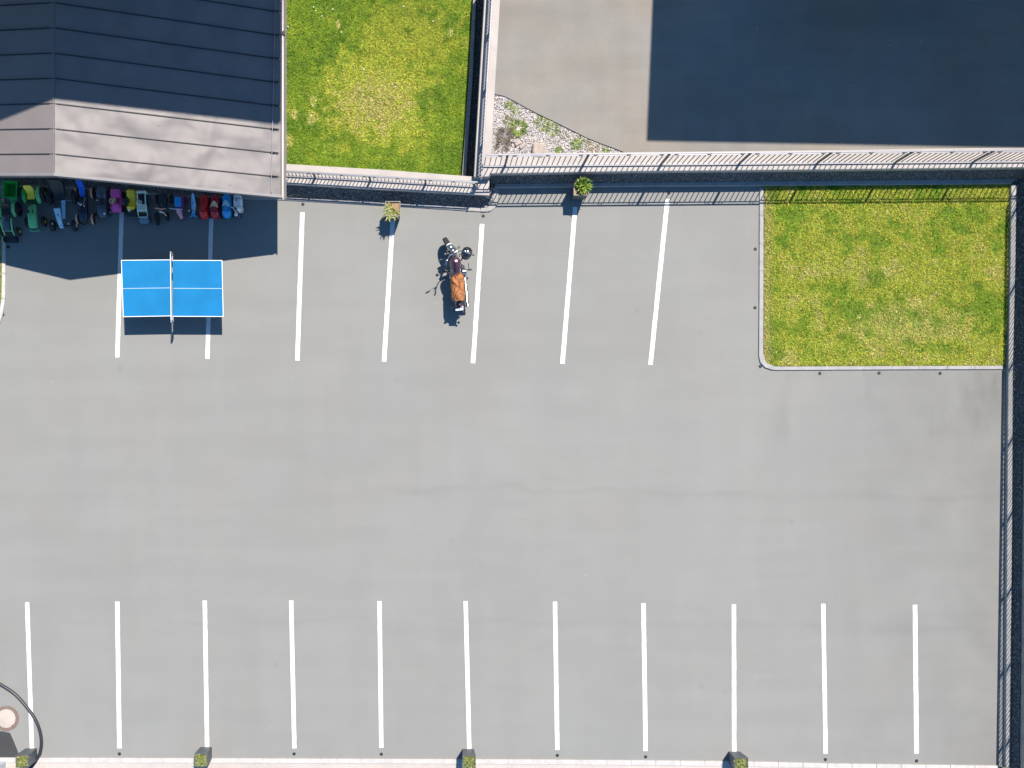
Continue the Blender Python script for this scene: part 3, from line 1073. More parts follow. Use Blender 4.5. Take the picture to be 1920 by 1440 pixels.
M['roof'] = roof_mat('dented roof sheet')
M['roof_left'] = mat('smooth roof sheet', (0.172, 0.150, 0.144), 0.50, metal=0.05, var=0.05, scale=1.5, world_space=True, bump=0.05, bscale=2)
rows = [0.0, 34.0] + [34.0 + 40.8 * i for i in range(1, 12)]
for side in (0, 1):
    X0, X1 = (RX + 1.0, RIGHT) if side else (LEFT, RX - 1.0)
    for i in range(len(rows) - 1):
        s0, s1 = rows[i] + 0.6, rows[i + 1] - 0.6
        nx, ny = 14, 3
        mb = MB()
        vt = [[None] * (nx + 1) for _ in range(ny + 1)]
        for jy in range(ny + 1):
            for jx in range(nx + 1):
                X = lerp(X0, X1, jx / nx)
                s = lerp(s0, s1, jy / ny)
                lift = 0.0
                if 0 < jy < ny and 0 < jx < nx:
                    lift = 0.010 * noise.noise(Vector((X * 0.018, s * 0.03, side * 5)))
                vt[jy][jx] = mb._v(roof_p(X, s, lift))
        for jy in range(ny):
            for jx in range(nx):
                mb.face([vt[jy][jx], vt[jy][jx + 1], vt[jy + 1][jx + 1], vt[jy + 1][jx]])
        mb.build('roof_panel', M['roof'] if side else M['roof_left'], house)
    for s in rows[1:]:
        Xa, Xb = (RX + 4, RIGHT - 9) if side else (LEFT, RX - 8)
        p, q = roof_p(Xa, s), roof_p(Xb, s)
        mb = MB()
        d = (q - p).normalized()
        up = Vector((0, 0, 1))
        sd = d.cross(up).normalized() * 0.011
        t = Vector((0, 0, 0.022))
        d0 = Vector((0, 0, 0.03))
        mb.loft([[p - sd - d0, p + sd - d0, p + sd + t, p - sd + t], [q - sd - d0, q + sd - d0, q + sd + t, q - sd + t]])
        mb.build('roof_seam', M['seam'], house, smooth=False)
# deck below the sheets so the joints are not see-through
for side in (0, 1):
    X0, X1 = (RX, RIGHT - 3) if side else (LEFT, RX)
    mb = MB()
    a_, b_, c_, d_ = roof_p(X0, 2, -0.03), roof_p(X1, 2, -0.03), roof_p(X1, 480, -0.03), roof_p(X0, 480, -0.03)
    dz = Vector((0, 0, 0.10))
    mb.loft([[a_ - dz, b_ - dz, c_ - dz, d_ - dz], [a_, b_, c_, d_]])
    mb.build('roof_deck', M['seam'], house, smooth=False)
# verge trim along the front edge and ridge fold
for X0, X1 in ((RX, RIGHT + 4), (LEFT, RX)):
    p, q = roof_p(X0, 0), roof_p(X1, 0)
    d = (q - p).normalized()
    out = Vector((0, -1, 0))
    sec = [(0.045, 0.018), (-0.022, 0.018), (-0.026, -0.12), (0.0, -0.12), (0.0, -0.005), (0.045, -0.005)]

    def ring(c):
        return [c + Vector((0, 1, 0)) * a + Vector((0, 0, 1)) * b for a, b in sec]
    MB().loft([ring(p), ring(q)]).build('verge_trim', M['trim'], house, smooth=False)
p, q = roof_p(RX, 3, 0.006), roof_p(RX, 470, 0.006)
MB().tube([p, q], 0.011, 6).build('ridge_fold', M['trim'], house)
# gutter on the right eave
n = 9
rings = []
for s in (-3, 470):
    base = roof_p(RIGHT, s, 0) + Vector((0.075, 0, -0.02))
    rg = []
    for i in range(n):
        a = math.pi + math.pi * i / (n - 1)
        rg.append(base + Vector((0.072 * math.cos(a), 0, 0.065 * math.sin(a))))
    for i in range(n):
        a = 2 * math.pi - math.pi * i / (n - 1)
        rg.append(base + Vector((0.064 * math.cos(a), 0, 0.057 * math.sin(a))))
    rings.append(rg)
MB().loft(rings).build('gutter', M['gutter'], house)
for sx_ in (0.0, 0.148):
    p = roof_p(RIGHT, -3, 0) + Vector((sx_, 0, -0.015))
    q = roof_p(RIGHT, 470, 0) + Vector((sx_, 0, -0.015))
    MB().tube([p, q], 0.014, 6).build('gutter_bead', M['trim'], house)
p = W(534, 65, 1.85) - HO
pi_ = MB()
xw = (G(519, 100) - HO).x
pi_.tube([(p.x, p.y, p.z + 0.03), (p.x, p.y, p.z - 0.08), (p.x - 0.06, p.y, p.z - 0.14), (xw, p.y, p.z - 0.42), (xw, p.y, -0.6)], 0.045, 10)
pi_.build('downpipe', M['gutter'], house)
MB().cyl((p.x, p.y, 1.94), (p.x, p.y, 1.962), 0.055).build('gutter_outlet', M['black'], house)
# lightning conductor on clamps
cond_pts = [roof_p(pw([(0, 533), (400, 541)], s), s, 0.07) for s in range(6, 460, 12)]
MB().tube(cond_pts, 0.010, 6).build('lightning_conductor', M['wire'], house)
for i, s in enumerate(rows[1:]):
    X = pw([(0, 533), (400, 541)], s)
    c = roof_p(X, s, 0.035)
    mb = MB()
    mb.box(c, (0.10, 0.035, 0.05), bev=0.008)
    mb.box(c + Vector((0.09, 0, -0.01)), (0.13, 0.014, 0.02))
    mb.build('conductor_clamp', M['seam'], house)
# walls below the roof
mb = MB()
pl = [(LEFT + 30, 300), (RX, 320), (515, 330), (515, -60), (RX, -60), (LEFT + 30, -60)]


def wall_top(X):
    return (3.55 - (X - RX) * DR if X >= RX else 3.55 - (RX - X) * DL) - 0.16


lo_, hi_ = [], []
for x, y in pl:
    p = G(x, y) - HO
    lo_.append((p.x, p.y, -0.6))
    hi_.append((p.x, p.y, wall_top(x)))
mb.loft([lo_, hi_], cap=False)
mb.build('house_wall', M['house_wall'], house, smooth=False)

# ------------------------------------------------------------------ two taller buildings north of the picture; their shade falls into it
def tall_building(label, corners, Z, zb, wall_corners=None):
    root = thing('building', label, 'building', corners[0])
    o = Vector(root.location)
    pl = [tuple((c - o)[:2]) for c in corners]
    rf = pl
    if wall_corners:
        pl = [tuple((c - o)[:2]) for c in wall_corners]
    MB().prism(pl, zb, Z - 0.25).build('wall', M['house_wall'], root, smooth=False)
    cx = sum(p[0] for p in pl) / 4
    cy = sum(p[1] for p in pl) / 4
    MB().prism(rf, Z - 0.249, Z).build('roof', M['tile'], root, smooth=False)
    # windows on the two visible facades
    for (i, j) in ((0, 1), (3, 0)):
        a, b = Vector((*pl[i], 0)), Vector((*pl[j], 0))
        d = (b - a)
        L = d.length
        d.normalize()
        nrm = Vector((d.y, -d.x, 0))
        if (Vector((cx, cy, 0)) - a).dot(nrm) > 0:
            nrm = -nrm
        z = 1.8
        while z < Z - 1.6:
            t = 1.5
            while t < min(L - 1.0, 16):
                c = a + d * t + nrm * 0.03
                ang = math.atan2(d.y, d.x)
                w = MB().box((c.x, c.y, z + 0.4), (1.3, 0.10, 1.5), rz=ang).build('window', M['frame'], root, smooth=False)
                MB().box((c.x + nrm.x * 0.05, c.y + nrm.y * 0.05, z + 0.4), (1.1, 0.04, 1.3), rz=ang).build('pane', M['pane'], w, smooth=False)
                t += 3.0
            z += 2.9
    return root


Z = 12.0
ins = 3.4 * PXM
tall_building('tall chalet like block with deep eaves north of the metal roofed house', [G(733, -74), G(-700, 112), G(-700, -900), G(745, -900)], Z, -0.9,
              [G(733 - ins, -74 - 120), G(-700, 112 - 150), G(-700, -900), G(745 - ins, -900)])
Z2 = 10.0
dz = Z2 - 0.75
tall_building('tall rendered block behind the shaded upper yard', [G(1201 + 18.8 * dz, 280.6 - 35.5 * dz), G(1890 + 18.8 * dz + 800, 293.5 - 35.5 * dz + 14.5),
              G(1890 + 18.8 * dz + 800, -1100), G(1220 + 18.8 * dz + 26, -1100)], Z2, -0.9)

# ------------------------------------------------------------------ planters
def leaf_cloud(spec, tints):
    """spec: list of (base, direction, length, width, droop); bent leaf blades"""
    V, F, C = [], [], []
    for (b, d, L, w, droop) in spec:
        b, d = Vector(b), Vector(d).normalized()
        s = d.cross(Vector((0, 0, 1)))
        if s.length < 1e-3:
            s = Vector((1, 0, 0))
        s.normalize()
        s = (Matrix.Rotation(random.uniform(-0.7, 0.7), 3, d) @ s)
        i0 = len(V)
        prof = ((0.0, 0.25), (0.35, 0.9), (0.7, 0.85), (1.0, 0.08))
        for t, ww in prof:
            p = b + d * (L * t) - Vector((0, 0, droop * L * t * t))
            V += [p - s * (w * ww), p + s * (w * ww)]
        c = np.array(random.choice(tints)) * random.uniform(0.7, 1.3)
        C += [c] * 8
        for k in range(3):
            q = i0 + 2 * k
            F += [[q, q + 1, q + 3], [q, q + 3, q + 2]]
    return np.array([v[:] for v in V]), np.array(F), np.array(C)


def planter(label, px, py, plant, top=0.405, base=0.31, h=0.70, rz=0.0):
    """px,py pixel of the centre of the box top"""
    loc = W(px, py, h)
    loc.z = 0
    root = thing('planter', label, 'planter', loc, rz, 'square planters round the car park')
    t, b, i = top / 2, base / 2, top / 2 - 0.018

    def sq(a, z):
        return [(-a, -a, z), (a, -a, z), (a, a, z), (-a, a, z)]
    mb = MB()
    mb.loft([sq(b, 0.0), sq(t, h - 0.012), sq(t, h - 0.011)], cap=False)
    mb.poly(sq(b, 0.0)[::-1])
    mb.build('box', M['planter'], root, smooth=False)
    mb = MB()
    mb.loft([sq(t + 0.002, h - 0.011), sq(t + 0.002, h), sq(i, h), sq(i - 0.02, h - 0.16)], cap=False)
    mb.build('rim', M['planter'] if plant == 'moss' else M['planter_rim'], root, smooth=False)
    MB().poly(sq(i - 0.004, h - 0.05)).build('soil', M['planter_soil'], root, smooth=False)
    spec = []
    if plant == 'spiky':
        for _ in range(170):
            a = random.uniform(0, 2 * math.pi)
            bx, by = random.uniform(-0.15, 0.09), random.uniform(-0.17, 0.10)
            if bx > 0.0 and by > -0.02:
                continue
            d = (math.cos(a) * 0.7 - 0.25, math.sin(a) * 0.7 - 0.45, random.uniform(0.25, 0.9))
            spec.append(((bx, by, h - 0.05), d, random.uniform(0.12, 0.27), random.uniform(0.008, 0.015), random.uniform(0.1, 0.5)))
        tints = [(0.36, 0.33, 0.10), (0.42, 0.38, 0.14), (0.22, 0.25, 0.06), (0.16, 0.20, 0.06)]
    elif plant == 'bush':
        for _ in range(330):
            a = random.uniform(0, 2 * math.pi)
            r = 0.14 * math.sqrt(random.random())
            el = random.uniform(0.15, 1.4)
            d = (math.cos(a) * math.cos(el) + 0.12, math.sin(a) * math.cos(el) + 0.18, math.sin(el))
            spec.append(((r * 0.85 * math.cos(a) + 0.06, r * 0.85 * math.sin(a) + 0.045, h - 0.02 + random.uniform(0, 0.10)), d, random.uniform(0.09, 0.19), random.uniform(0.010, 0.018), random.uniform(0.1, 0.5)))
        tints = [(0.17, 0.26, 0.02), (0.24, 0.32, 0.04), (0.10, 0.18, 0.015), (0.30, 0.36, 0.07)]
    else:
        for _ in range(460):
            bx, by = random.uniform(-i, i * 0.92), random.uniform(-i * 1.15, i * 0.85)
            a = random.uniform(0, 2 * math.pi)
            d = (math.cos(a), math.sin(a), random.uniform(0.2, 1.2))
            spec.append(((bx * 0.92, by * 0.92, h - 0.06 + random.uniform(0, 0.05)), d, random.uniform(0.05, 0.11), random.uniform(0.007, 0.013), 0.3))
        tints = [(0.15, 0.18, 0.03), (0.22, 0.24, 0.06), (0.06, 0.09, 0.02), (0.26, 0.24, 0.09), (0.09, 0.11, 0.03)]
    V, F, C = leaf_cloud(spec, tints)
    pts_mesh('foliage', V, F, M['leaf'], C, root)
    return root


planter('anthracite planter with sparse dry spiky plant between two parking bays', 736.5, 391.2, 'spiky')
planter('anthracite planter with a bright green bush below the long wall', 1089.8, 352.3, 'bush')
planter('anthracite planter with clipped plant at the bottom left next to the black hose', 41.2, 1427.5, 'moss', 0.345, 0.325, 0.60, R(1))
planter('anthracite planter with clipped plant second from the left on the bottom kerb', 376.6, 1425, 'moss', 0.35, 0.325, 0.60)
planter('anthracite planter with clipped plant on the bottom kerb, narrow blue shade at its left', 879.5, 1428.5, 'moss', 0.36, 0.32, 0.60)
planter('anthracite planter with clipped plant furthest right on the bottom kerb', 1390, 1433.5, 'moss', 0.375, 0.32, 0.60)

# ------------------------------------------------------------------ small black studs let into the asphalt
stud = None
for px, py, lab in [
        (568, 383, 'small black stud above the end of the parking line beside the metal roof corner'),
        (906, 405, 'small black stud above the parking line right of the motorcycle'),
        (1254, 362, 'small black stud in the barred shade at the top of the rightmost upper parking line'),
        (1416, 467, 'upper small black stud left of the right lawn kerb'),
        (1415.5, 577, 'middle small black stud left of the right lawn kerb'),
        (1425.5, 687, 'small black stud at the rounded corner of the right lawn'),
        (1537, 700, 'leftmost small black stud below the right lawn kerb'),
        (1648, 699.5, 'middle small black stud below the right lawn kerb'),
        (1762.5, 700, 'rightmost small black stud below the right lawn kerb'),
        (5.5, 590, 'small black stud by the curved kerb at the left edge'),
        (15.5, 463, 'small black stud in the roof shade beside the toy loader bucket'),
        (224, 1413.5, 'small black stud between the two left bottom planters'),
        (551.5, 1413.5, 'small black stud below the fourth bottom parking line from the left'),
        (715, 1414, 'small black stud below the fifth bottom parking line from the left'),
        (1045, 1416.3, 'small black stud below the seventh bottom parking line from the left'),
        (1210.5, 1419, 'small black stud below the bottom parking line left of the rightmost planter'),
        (1547.5, 1424, 'small black stud below the second bottom parking line from the right'),
        (1718.5, 1426.6, 'small black stud below the rightmost bottom parking line')]:
    if stud is None:
        stud = MB().loft([[(r * math.cos(a), r * math.sin(a), z) for a in [2 * math.pi * i / 14 for i in range(14)]] for r, z in ((0.046, 0.0), (0.046, 0.006), (0.034, 0.010))]).build('ground_stud', M['stud'])
        s_ = stud
    else:
        s_ = stud.copy()
        COL.objects.link(s_)
    s_.location = W(px, py)
    tag(s_, lab, 'stud', 'black studs let into the asphalt')

# ------------------------------------------------------------------ table tennis table
tt = thing('table_tennis_table', 'blue table tennis table with white edges standing on two parking lines', 'table', W(323.5, 541, 0.76) * 1)
tt.location.z = 0
TO = Vector(tt.location)
zt = 0.76
for side, corners in ((0, ((227.0, 487.6), (320.6, 486.6), (321.2, 592.8), (230.8, 594.4))), (1, ((323.8, 487.6), (416.8, 487.8), (419.2, 594.0), (324.4, 593.6)))):
    c = [W(x, y, zt) - TO for x, y in corners]   # TL TR BR BL
    tl, tr, br, bl = c
    half = MB().loft([[(p.x, p.y, zt - 0.025) for p in c], [(p.x, p.y, zt) for p in c]]).build('table_half', M['table'], tt, smooth=False)

    def q(u, v):
        p = tl.lerp(tr, u).lerp(bl.lerp(br, u), v)
        return (p.x, p.y, zt + 0.0015)
    e = 0.016
    eu, ev = e / (tr - tl).length, e / (bl - tl).length
    lm = MB()
    lm.poly([q(0, 0), q(1, 0), q(1, ev), q(0, ev)])
    lm.poly([q(0, 1 - ev), q(1, 1 - ev), q(1, 1), q(0, 1)])
    if side == 0:
        lm.poly([q(0, ev), q(eu, ev), q(eu, 1 - ev), q(0, 1 - ev)])
    else:
        lm.poly([q(1 - eu, ev), q(1, ev), q(1, 1 - ev), q(1 - eu, 1 - ev)])
    lm.build('edge_line', M['white'], half, smooth=False)
    c0_, c1_ = 0.5 - 0.0035, 0.5 + 0.0035
    MB().poly([q(eu, c0_), q(1 - eu, c0_), q(1 - eu, c1_), q(eu, c1_)]).build('centre_line', mat('thin white line', (0.50, 0.58, 0.66), 0.5, var=0.05), half, smooth=False)
    sx_ = -1 if side == 0 else 1
    for yy in (-0.55, 0.55):
        MB().tube([(sx_ * 1.05, yy, 0.0), (sx_ * 1.05, yy, zt - 0.026)], 0.022, 8).build('leg', M['steel'], tt)
    MB().tube([(sx_ * 1.05, -0.55, 0.25), (sx_ * 1.05, 0.55, 0.25)], 0.016, 8).build('leg_brace', M['steel'], tt)
    MB().box((sx_ * 0.7, 0, zt - 0.055), (1.25, 1.35, 0.05)).build('apron', M['steel'], tt, smooth=False)
nA, nB = W(321.6, 478.0, 0.80) - TO, W(322.8, 600.5, 0.80) - TO
netm = MB()
NN = 60
for i in range(NN + 1):
    p = nA.lerp(nB, i / NN)
    netm.box((p.x, p.y, zt + 0.075), (0.002, 0.002, 0.13))
for j in range(6):
    z = zt + 0.02 + j * 0.022
    netm.tube([(nA.x, nA.y, z), (nB.x, nB.y, z)], 0.0018, 4)
netm.build('net', M['net'], tt, smooth=False)
MB().tube([(nA.x, nA.y, zt + 0.145), (nB.x, nB.y, zt + 0.145)], [0.011, 0.011], 6).build('net_tape', M['white'], tt)
for p in (nA, nB):
    s_ = 1 if p.y > 0 else -1
    MB().box((p.x + 0.002, p.y + s_ * 0.035, zt + 0.07), (0.035, 0.08, 0.15), bev=0.006).build('net_post', M['steel'], tt, smooth=False)
    MB().box((p.x, p.y - s_ * 0.06, zt - 0.03), (0.04, 0.20, 0.03)).build('net_clamp', M['steel'], tt, smooth=False)

# ------------------------------------------------------------------ things at the bottom left
mh = thing('manhole_cover', 'round manhole cover with rusty ring and cream filling near the left edge', 'manhole cover', W(12, 1347))
MB().loft([[(r * math.cos(a), r * math.sin(a), z) for a in [2 * math.pi * i / 40 for i in range(40)]] for r, z in ((0.355, 0.0), (0.355, 0.012), (0.25, 0.014), (0.25, 0.004))]).build('ring', M['rust'], mh)
MB().loft([[(r * math.cos(a), r * math.sin(a), z) for a in [2 * math.pi * i / 40 for i in range(40)]] for r, z in ((0.262, 0.002), (0.262, 0.017), (0.255, 0.019))]).build('cover', M['cream'], mh)
MB().box((0.17, -0.185, 0.021), (0.05, 0.03, 0.006), rz=R(40)).build('lifting_slot', M['rust'], mh, smooth=False)

hose_px = [(-60, 1262), (-25, 1270), (2, 1284), (25, 1299), (42, 1316), (57, 1335), (68, 1353), (75, 1372), (77.5, 1390), (76, 1407), (71, 1421), (63, 1433), (52, 1445), (35, 1462)]
pts = []
for i in range(len(hose_px) - 1):
    p0 = Vector(hose_px[max(i - 1, 0)])
    p1, p2 = Vector(hose_px[i]), Vector(hose_px[i + 1])
    p3 = Vector(hose_px[min(i + 2, len(hose_px) - 1)])
    for s in range(8):
        t = s / 8
        q = 0.5 * ((2 * p1) + (p2 - p0) * t + (2 * p0 - 5 * p1 + 4 * p2 - p3) * t * t + (3 * p1 - p0 - 3 * p2 + p3) * t ** 3)
        pts.append(W(q.x, q.y, 0.045))
tag(MB().tube(pts, [0.044] * len(pts), 10).build('hose', M['pipe']), 'thick black hose curving over the left bottom parking line', 'hose')

cab = thing('utility_box', 'pale grey utility box at the bottom left corner', 'utility box', W(2, 1436))
cab.location.z = 0
MB().box((-0.06, -0.10, 0.27), (0.42, 0.50, 0.53), bev=0.012).build('housing', M['box_grey'], cab, smooth=False)
MB().box((-0.06, -0.10, 0.545), (0.46, 0.54, 0.02), bev=0.006).build('lid', M['box_grey'], cab, smooth=False)
MB().cyl((-0.0, -0.06, 0.55), (-0.0, -0.06, 0.565), 0.02).build('lock', M['black'], cab)
tag(MB().loft([[(r * math.cos(a), r * math.sin(a), z) for a in [2 * math.pi * i / 24 for i in range(24)]] for r, z in ((0.13, 0.0), (0.13, 0.05), (0.12, 0.06))]).build('drain_cover', M['cream']), 'small cream round cover between the utility box and the bottom left planter', 'cover').location = W(23, 1441)

# ------------------------------------------------------------------ plants and stones in the white gravel
def tuft(name, label, px, py, n, L, tints, flat=0.5, spread=0.06, w=(0.006, 0.012), z=ZY):
    loc = W(px, py, z + 0.05)
    loc.z = z
    root = thing(name, label, 'plant', loc, 0, 'weeds in the white gravel')
    spec = []
    for _ in range(n):
        a = random.uniform(0, 2 * math.pi)
        r = spread * math.sqrt(random.random())
        spec.append(((r * math.cos(a), r * math.sin(a), random.uniform(0, 0.03)), (math.cos(a), math.sin(a), random.uniform(0.2, 1.4) * (1 - flat) + 0.1), random.uniform(*L), random.uniform(*w), random.uniform(0.1, 0.6)))
    V, F, C = leaf_cloud(spec, tints)
    pts_mesh('foliage', V, F, M['leaf'], C, root)
    return root


GT = [(0.13, 0.18, 0.03), (0.18, 0.22, 0.05), (0.09, 0.14, 0.025), (0.24, 0.25, 0.08)]
BT = [(0.13, 0.10, 0.075), (0.18, 0.14, 0.10), (0.09, 0.075, 0.06), (0.22, 0.17, 0.12)]
tuft('weed', 'green weed against the yard edge at the top of the white gravel', 956, 197, 70, (0.06, 0.14), GT)
tuft('weed', 'small green weed just below the topmost weed in the white gravel', 968, 208, 60, (0.06, 0.13), GT)
tuft('weed', 'large green shrub beside the dry brown bush in the white gravel', 973, 240, 260, (0.08, 0.20), GT, 0.4, 0.16)
tuft('weed', 'small pale green weed above the dry brown bush', 953, 226, 90, (0.06, 0.14), GT + BT, 0.5, 0.09)
tuft('dry_bush', 'dry brown bush in the white gravel next to the corner of the walls', 947, 254, 330, (0.08, 0.20), BT, 0.35, 0.17, (0.004, 0.008))
tuft('dry_bush', 'low dry dark twigs below the brown bush', 942, 271, 200, (0.08, 0.18), BT, 0.5, 0.14, (0.004, 0.007))
tuft('weed', 'spread of green weeds halfway along the yard edge', 1016, 230, 150, (0.05, 0.13), GT, 0.5, 0.17)
tuft('weed', 'dense green weed at the middle of the yard edge', 1036, 240, 170, (0.05, 0.13), GT, 0.5, 0.16)
tuft('weed', 'thin weeds right of the dense green weed', 1057, 252, 60, (0.05, 0.10), GT + BT, 0.5, 0.10)
tuft('weed', 'bright green leafy weed left of the right tip of the white gravel', 1080, 270, 90, (0.07, 0.15), GT[:3], 0.5, 0.08, (0.010, 0.018))
tuft('weed', 'star shaped green weed right of the square stone', 1049, 282, 60, (0.09, 0.17), GT[:3], 0.7, 0.03, (0.008, 0.014))
tuft('weed', 'upright narrow weed by the yard edge near the right tip', 1089, 262, 45, (0.07, 0.14), GT, 0.3, 0.04)
tuft('weed', 'dry straw coloured weeds near the right tip of the white gravel', 1112, 273, 120, (0.05, 0.12), [(0.30, 0.24, 0.14), (0.22, 0.19, 0.10)], 0.5, 0.16)
tuft('weed', 'star shaped grey green weed at the right tip of the white gravel', 1137, 281, 70, (0.08, 0.15), GT, 0.7, 0.03, (0.007, 0.012))
st = tag(MB().box((0, 0, 0.09), (0.33, 0.34, 0.18), rz=R(-4), bev=0.035).build('stone_block', M['stone'], smooth=False), 'large square sandstone block lying in the white gravel', 'stone', None)
l_ = W(1010.5, 278, ZY + 0.18)
l_.z = ZY - 0.02
st.location = l_
for px, py, rz_, lab in ((962, 264, 8, 'flat sandstone piece nearest the dry bush'), (971, 269, -28, 'flat sandstone piece between the other two'), (979, 274, -42, 'flat sandstone piece nearest the square block')):
    o = MB().box((0, 0, 0.035), (0.16, 0.085, 0.07), rz=R(-rz_), bev=0.012).build('flat_stone', M['stone'], smooth=False)
    l_ = W(px, py, ZY + 0.05)
    l_.z = ZY - 0.005
    o.location = l_
    tag(o, lab + ' in the white gravel', 'stone', 'flat sandstone pieces in the gravel')

# ------------------------------------------------------------------ motorcycle (front towards +y in its own frame)
LEAN = R(-6.5)
loc = W(861.0, 517, 0.35)
loc.z = 0
MS = (1.06, 0.94, 1.08)
moto = thing('motorcycle', 'parked cruiser motorcycle with maroon tank leaning on its stand, front wheel turned left', 'motorcycle', loc, R(4.0))
moto.scale = MS
LM = Matrix.Rotation(LEAN, 4, 'Y')
STEER = Matrix.Translation((0, 0.50, 0)) @ Matrix.Rotation(R(24), 4, 'Z') @ Matrix.Translation((0, -0.50, 0))
RY, FY = -0.66, 0.84      # axles


def mm(steer=False):
    return MB(LM @ STEER if steer else LM)


fw = mm(True)
fw.wheel((0, FY + 0.03, 0.33), 0.33, 0.13)
fwo = fw.build('front_wheel', M['tyre'], moto)
w = mm(True)
w.wheel((0, FY, 0.30), 0.215, 0.07)
w.build('rim', M['chrome'], fwo)
rw = mm()
rw.wheel((0, RY, 0.30), 0.30, 0.165)
rwo = rw.build('rear_wheel', M['tyre'], moto)
w = mm()
w.wheel((0, RY, 0.30), 0.21, 0.12)
w.build('rim', M['chrome'], rwo)


def fender(mb, yc, zc, r, w, a0, a1, th=0.012, n=14):
    rings = []
    for i in range(n + 1):
        a = lerp(a0, a1, i / n)
        ca, sa = math.cos(a), math.sin(a)
        rg = []
        for u, dr in ((-1, -0.05), (-0.8, 0.0), (-0.4, 0.022), (0, 0.03), (0.4, 0.022), (0.8, 0.0), (1, -0.05), (0.8, -0.012), (0, 0.015), (-0.8, -0.012)):
            rr = r + dr
            rg.append((u * w, yc + rr * ca, zc + rr * sa))
        rings.append(rg)
    return mb.loft(rings)


fender(mm(True), FY, 0.30, 0.33, 0.075, R(108), R(170)).build('front_fender', M['chrome'], moto)
fender(mm(), RY, 0.30, 0.34, 0.105, R(60), R(190)).build('rear_fender', M['purple'], moto)
for sx in (-0.105, 0.105):
    f = mm(True)
    f.tube([(sx, FY, 0.30), (sx, 0.66, 0.62), (sx, 0.53, 0.90)], [0.030, 0.028, 0.024], 10)
    f.build('fork', M['chrome'], moto)
f = mm(True)
f.ball((0, 0.74, 0.80), (0.095, 0.10, 0.095), 16, 10)
hl = f.build('headlight', M['chrome'], moto)
f = mm(True)
f.cyl((0, 0.825, 0.795), (0, 0.85, 0.79), 0.085, 0.078, 20)
f.build('lens', M['white'], hl)
f = mm(True)
f.ball((0, 0.60, 0.965), (0.055, 0.055, 0.04), 14, 8)
f.build('speedometer', M['chrome'], moto)
f = mm(True)
f.box((0, 0.55, 0.885), (0.26, 0.08, 0.05), bev=0.015)
f.build('fork_yoke', M['chrome'], moto)
hb = mm(True)
hb.tube([(-0.34, 0.30, 0.97), (-0.26, 0.40, 1.00), (-0.16, 0.50, 0.99), (-0.08, 0.53, 0.94), (0.08, 0.53, 0.94), (0.16, 0.50, 0.99), (0.26, 0.40, 1.00), (0.34, 0.30, 0.97)], 0.013, 8)
hbo = hb.build('handlebar', M['chrome'], moto)
for sx in (-1, 1):
    g = mm(True)
    g.tube([(sx * 0.33, 0.305, 0.97), (sx * 0.42, 0.215, 0.95)], 0.019, 10)
    g.build('grip', M['black'], hbo)
    g = mm(True)
    g.tube([(sx * 0.26, 0.43, 1.00), (sx * 0.37, 0.335, 0.985)], 0.008, 6)
    g.box((sx * 0.26, 0.42, 1.005), (0.07, 0.05, 0.035), bev=0.01)
    g.build('brake_lever', M['chrome'], hbo)
    if sx < 0:
        g = mm(True)
        g.tube([(sx * 0.26, 0.44, 1.01), (sx * 0.33, 0.47, 1.12), (sx * 0.37, 0.47, 1.16)], 0.006, 6)
        g.ball((sx * 0.40, 0.465, 1.18), (0.075, 0.015, 0.05), 14, 8)
        g.build('mirror', M['chrome'], moto)
    g = mm(True)
    g.ball((sx * 0.19, 0.66, 0.78), (0.035, 0.04, 0.035), 10, 6)
    g.tube([(sx * 0.10, 0.62, 0.78), (sx * 0.19, 0.66, 0.78)], 0.01, 6)
    g.build('indicator', M['chrome'], moto)
tank = mm()
tank.body([(0.44, 0, 0.045, 0.80, 0.88, 2.2), (0.41, 0, 0.095, 0.76, 0.92, 2.2), (0.34, 0, 0.135, 0.72, 0.945, 2.2), (0.24, 0, 0.148, 0.70, 0.95, 2.2),
           (0.10, 0, 0.130, 0.70, 0.925, 2.2), (-0.02, 0, 0.095, 0.70, 0.875, 2.2), (-0.09, 0, 0.05, 0.71, 0.82, 2.2)], n=20)
tk = tank.build('fuel_tank', M['purple'], moto)
g = mm()
g.box((0, 0.20, 0.955), (0.05, 0.34, 0.02), bev=0.008)
g.cyl((0, 0.24, 0.955), (0, 0.24, 0.985), 0.034, 0.030)
g.build('tank_console', M['gloss_black'], tk)
g = mm()
g.body([(-0.02, 0, 0.10, 0.66, 0.74, 2.5), (-0.12, 0, 0.135, 0.64, 0.745, 2.5), (-0.30, 0, 0.15, 0.64, 0.75, 2.5), (-0.45, 0, 0.12, 0.66, 0.80, 2.5), (-0.70, 0, 0.10, 0.68, 0.82, 2.5), (-0.80, 0, 0.06, 0.69, 0.80, 2.5)])
g.build('seat', M['black'], moto)
eng = mm()
eng.body([(0.32, 0, 0.13, 0.22, 0.48, 4), (0.10, 0, 0.17, 0.18, 0.50, 4), (-0.18, 0, 0.16, 0.18, 0.48, 4), (-0.28, 0, 0.10, 0.24, 0.44, 4)])
eo = eng.build('engine', M['engine'], moto)
for (y0, y1) in ((0.16, 0.30), (-0.02, -0.14)):
    c = mm()
    for i in range(7):
        t = i / 6
        c.box((0, lerp(y0, y1, t), lerp(0.48, 0.68, t)), (0.17, 0.15, 0.016), rx=math.atan2(y0 - y1, 0.20), bev=0.004)
    c.cyl((0, y0, 0.46), (0, y1, 0.69), 0.06)
    c.build('cylinder', M['engine'], eo)
c = mm()
c.cyl((0.15, 0.06, 0.50), (0.245, 0.06, 0.50), 0.10, 0.09, 20)
c.build('air_cleaner', M['chrome'], moto)
c = mm()
c.cyl((-0.16, 0.02, 0.34), (-0.215, 0.02, 0.34), 0.115, 0.10, 20)
c.build('primary_cover', M['chrome'], moto)
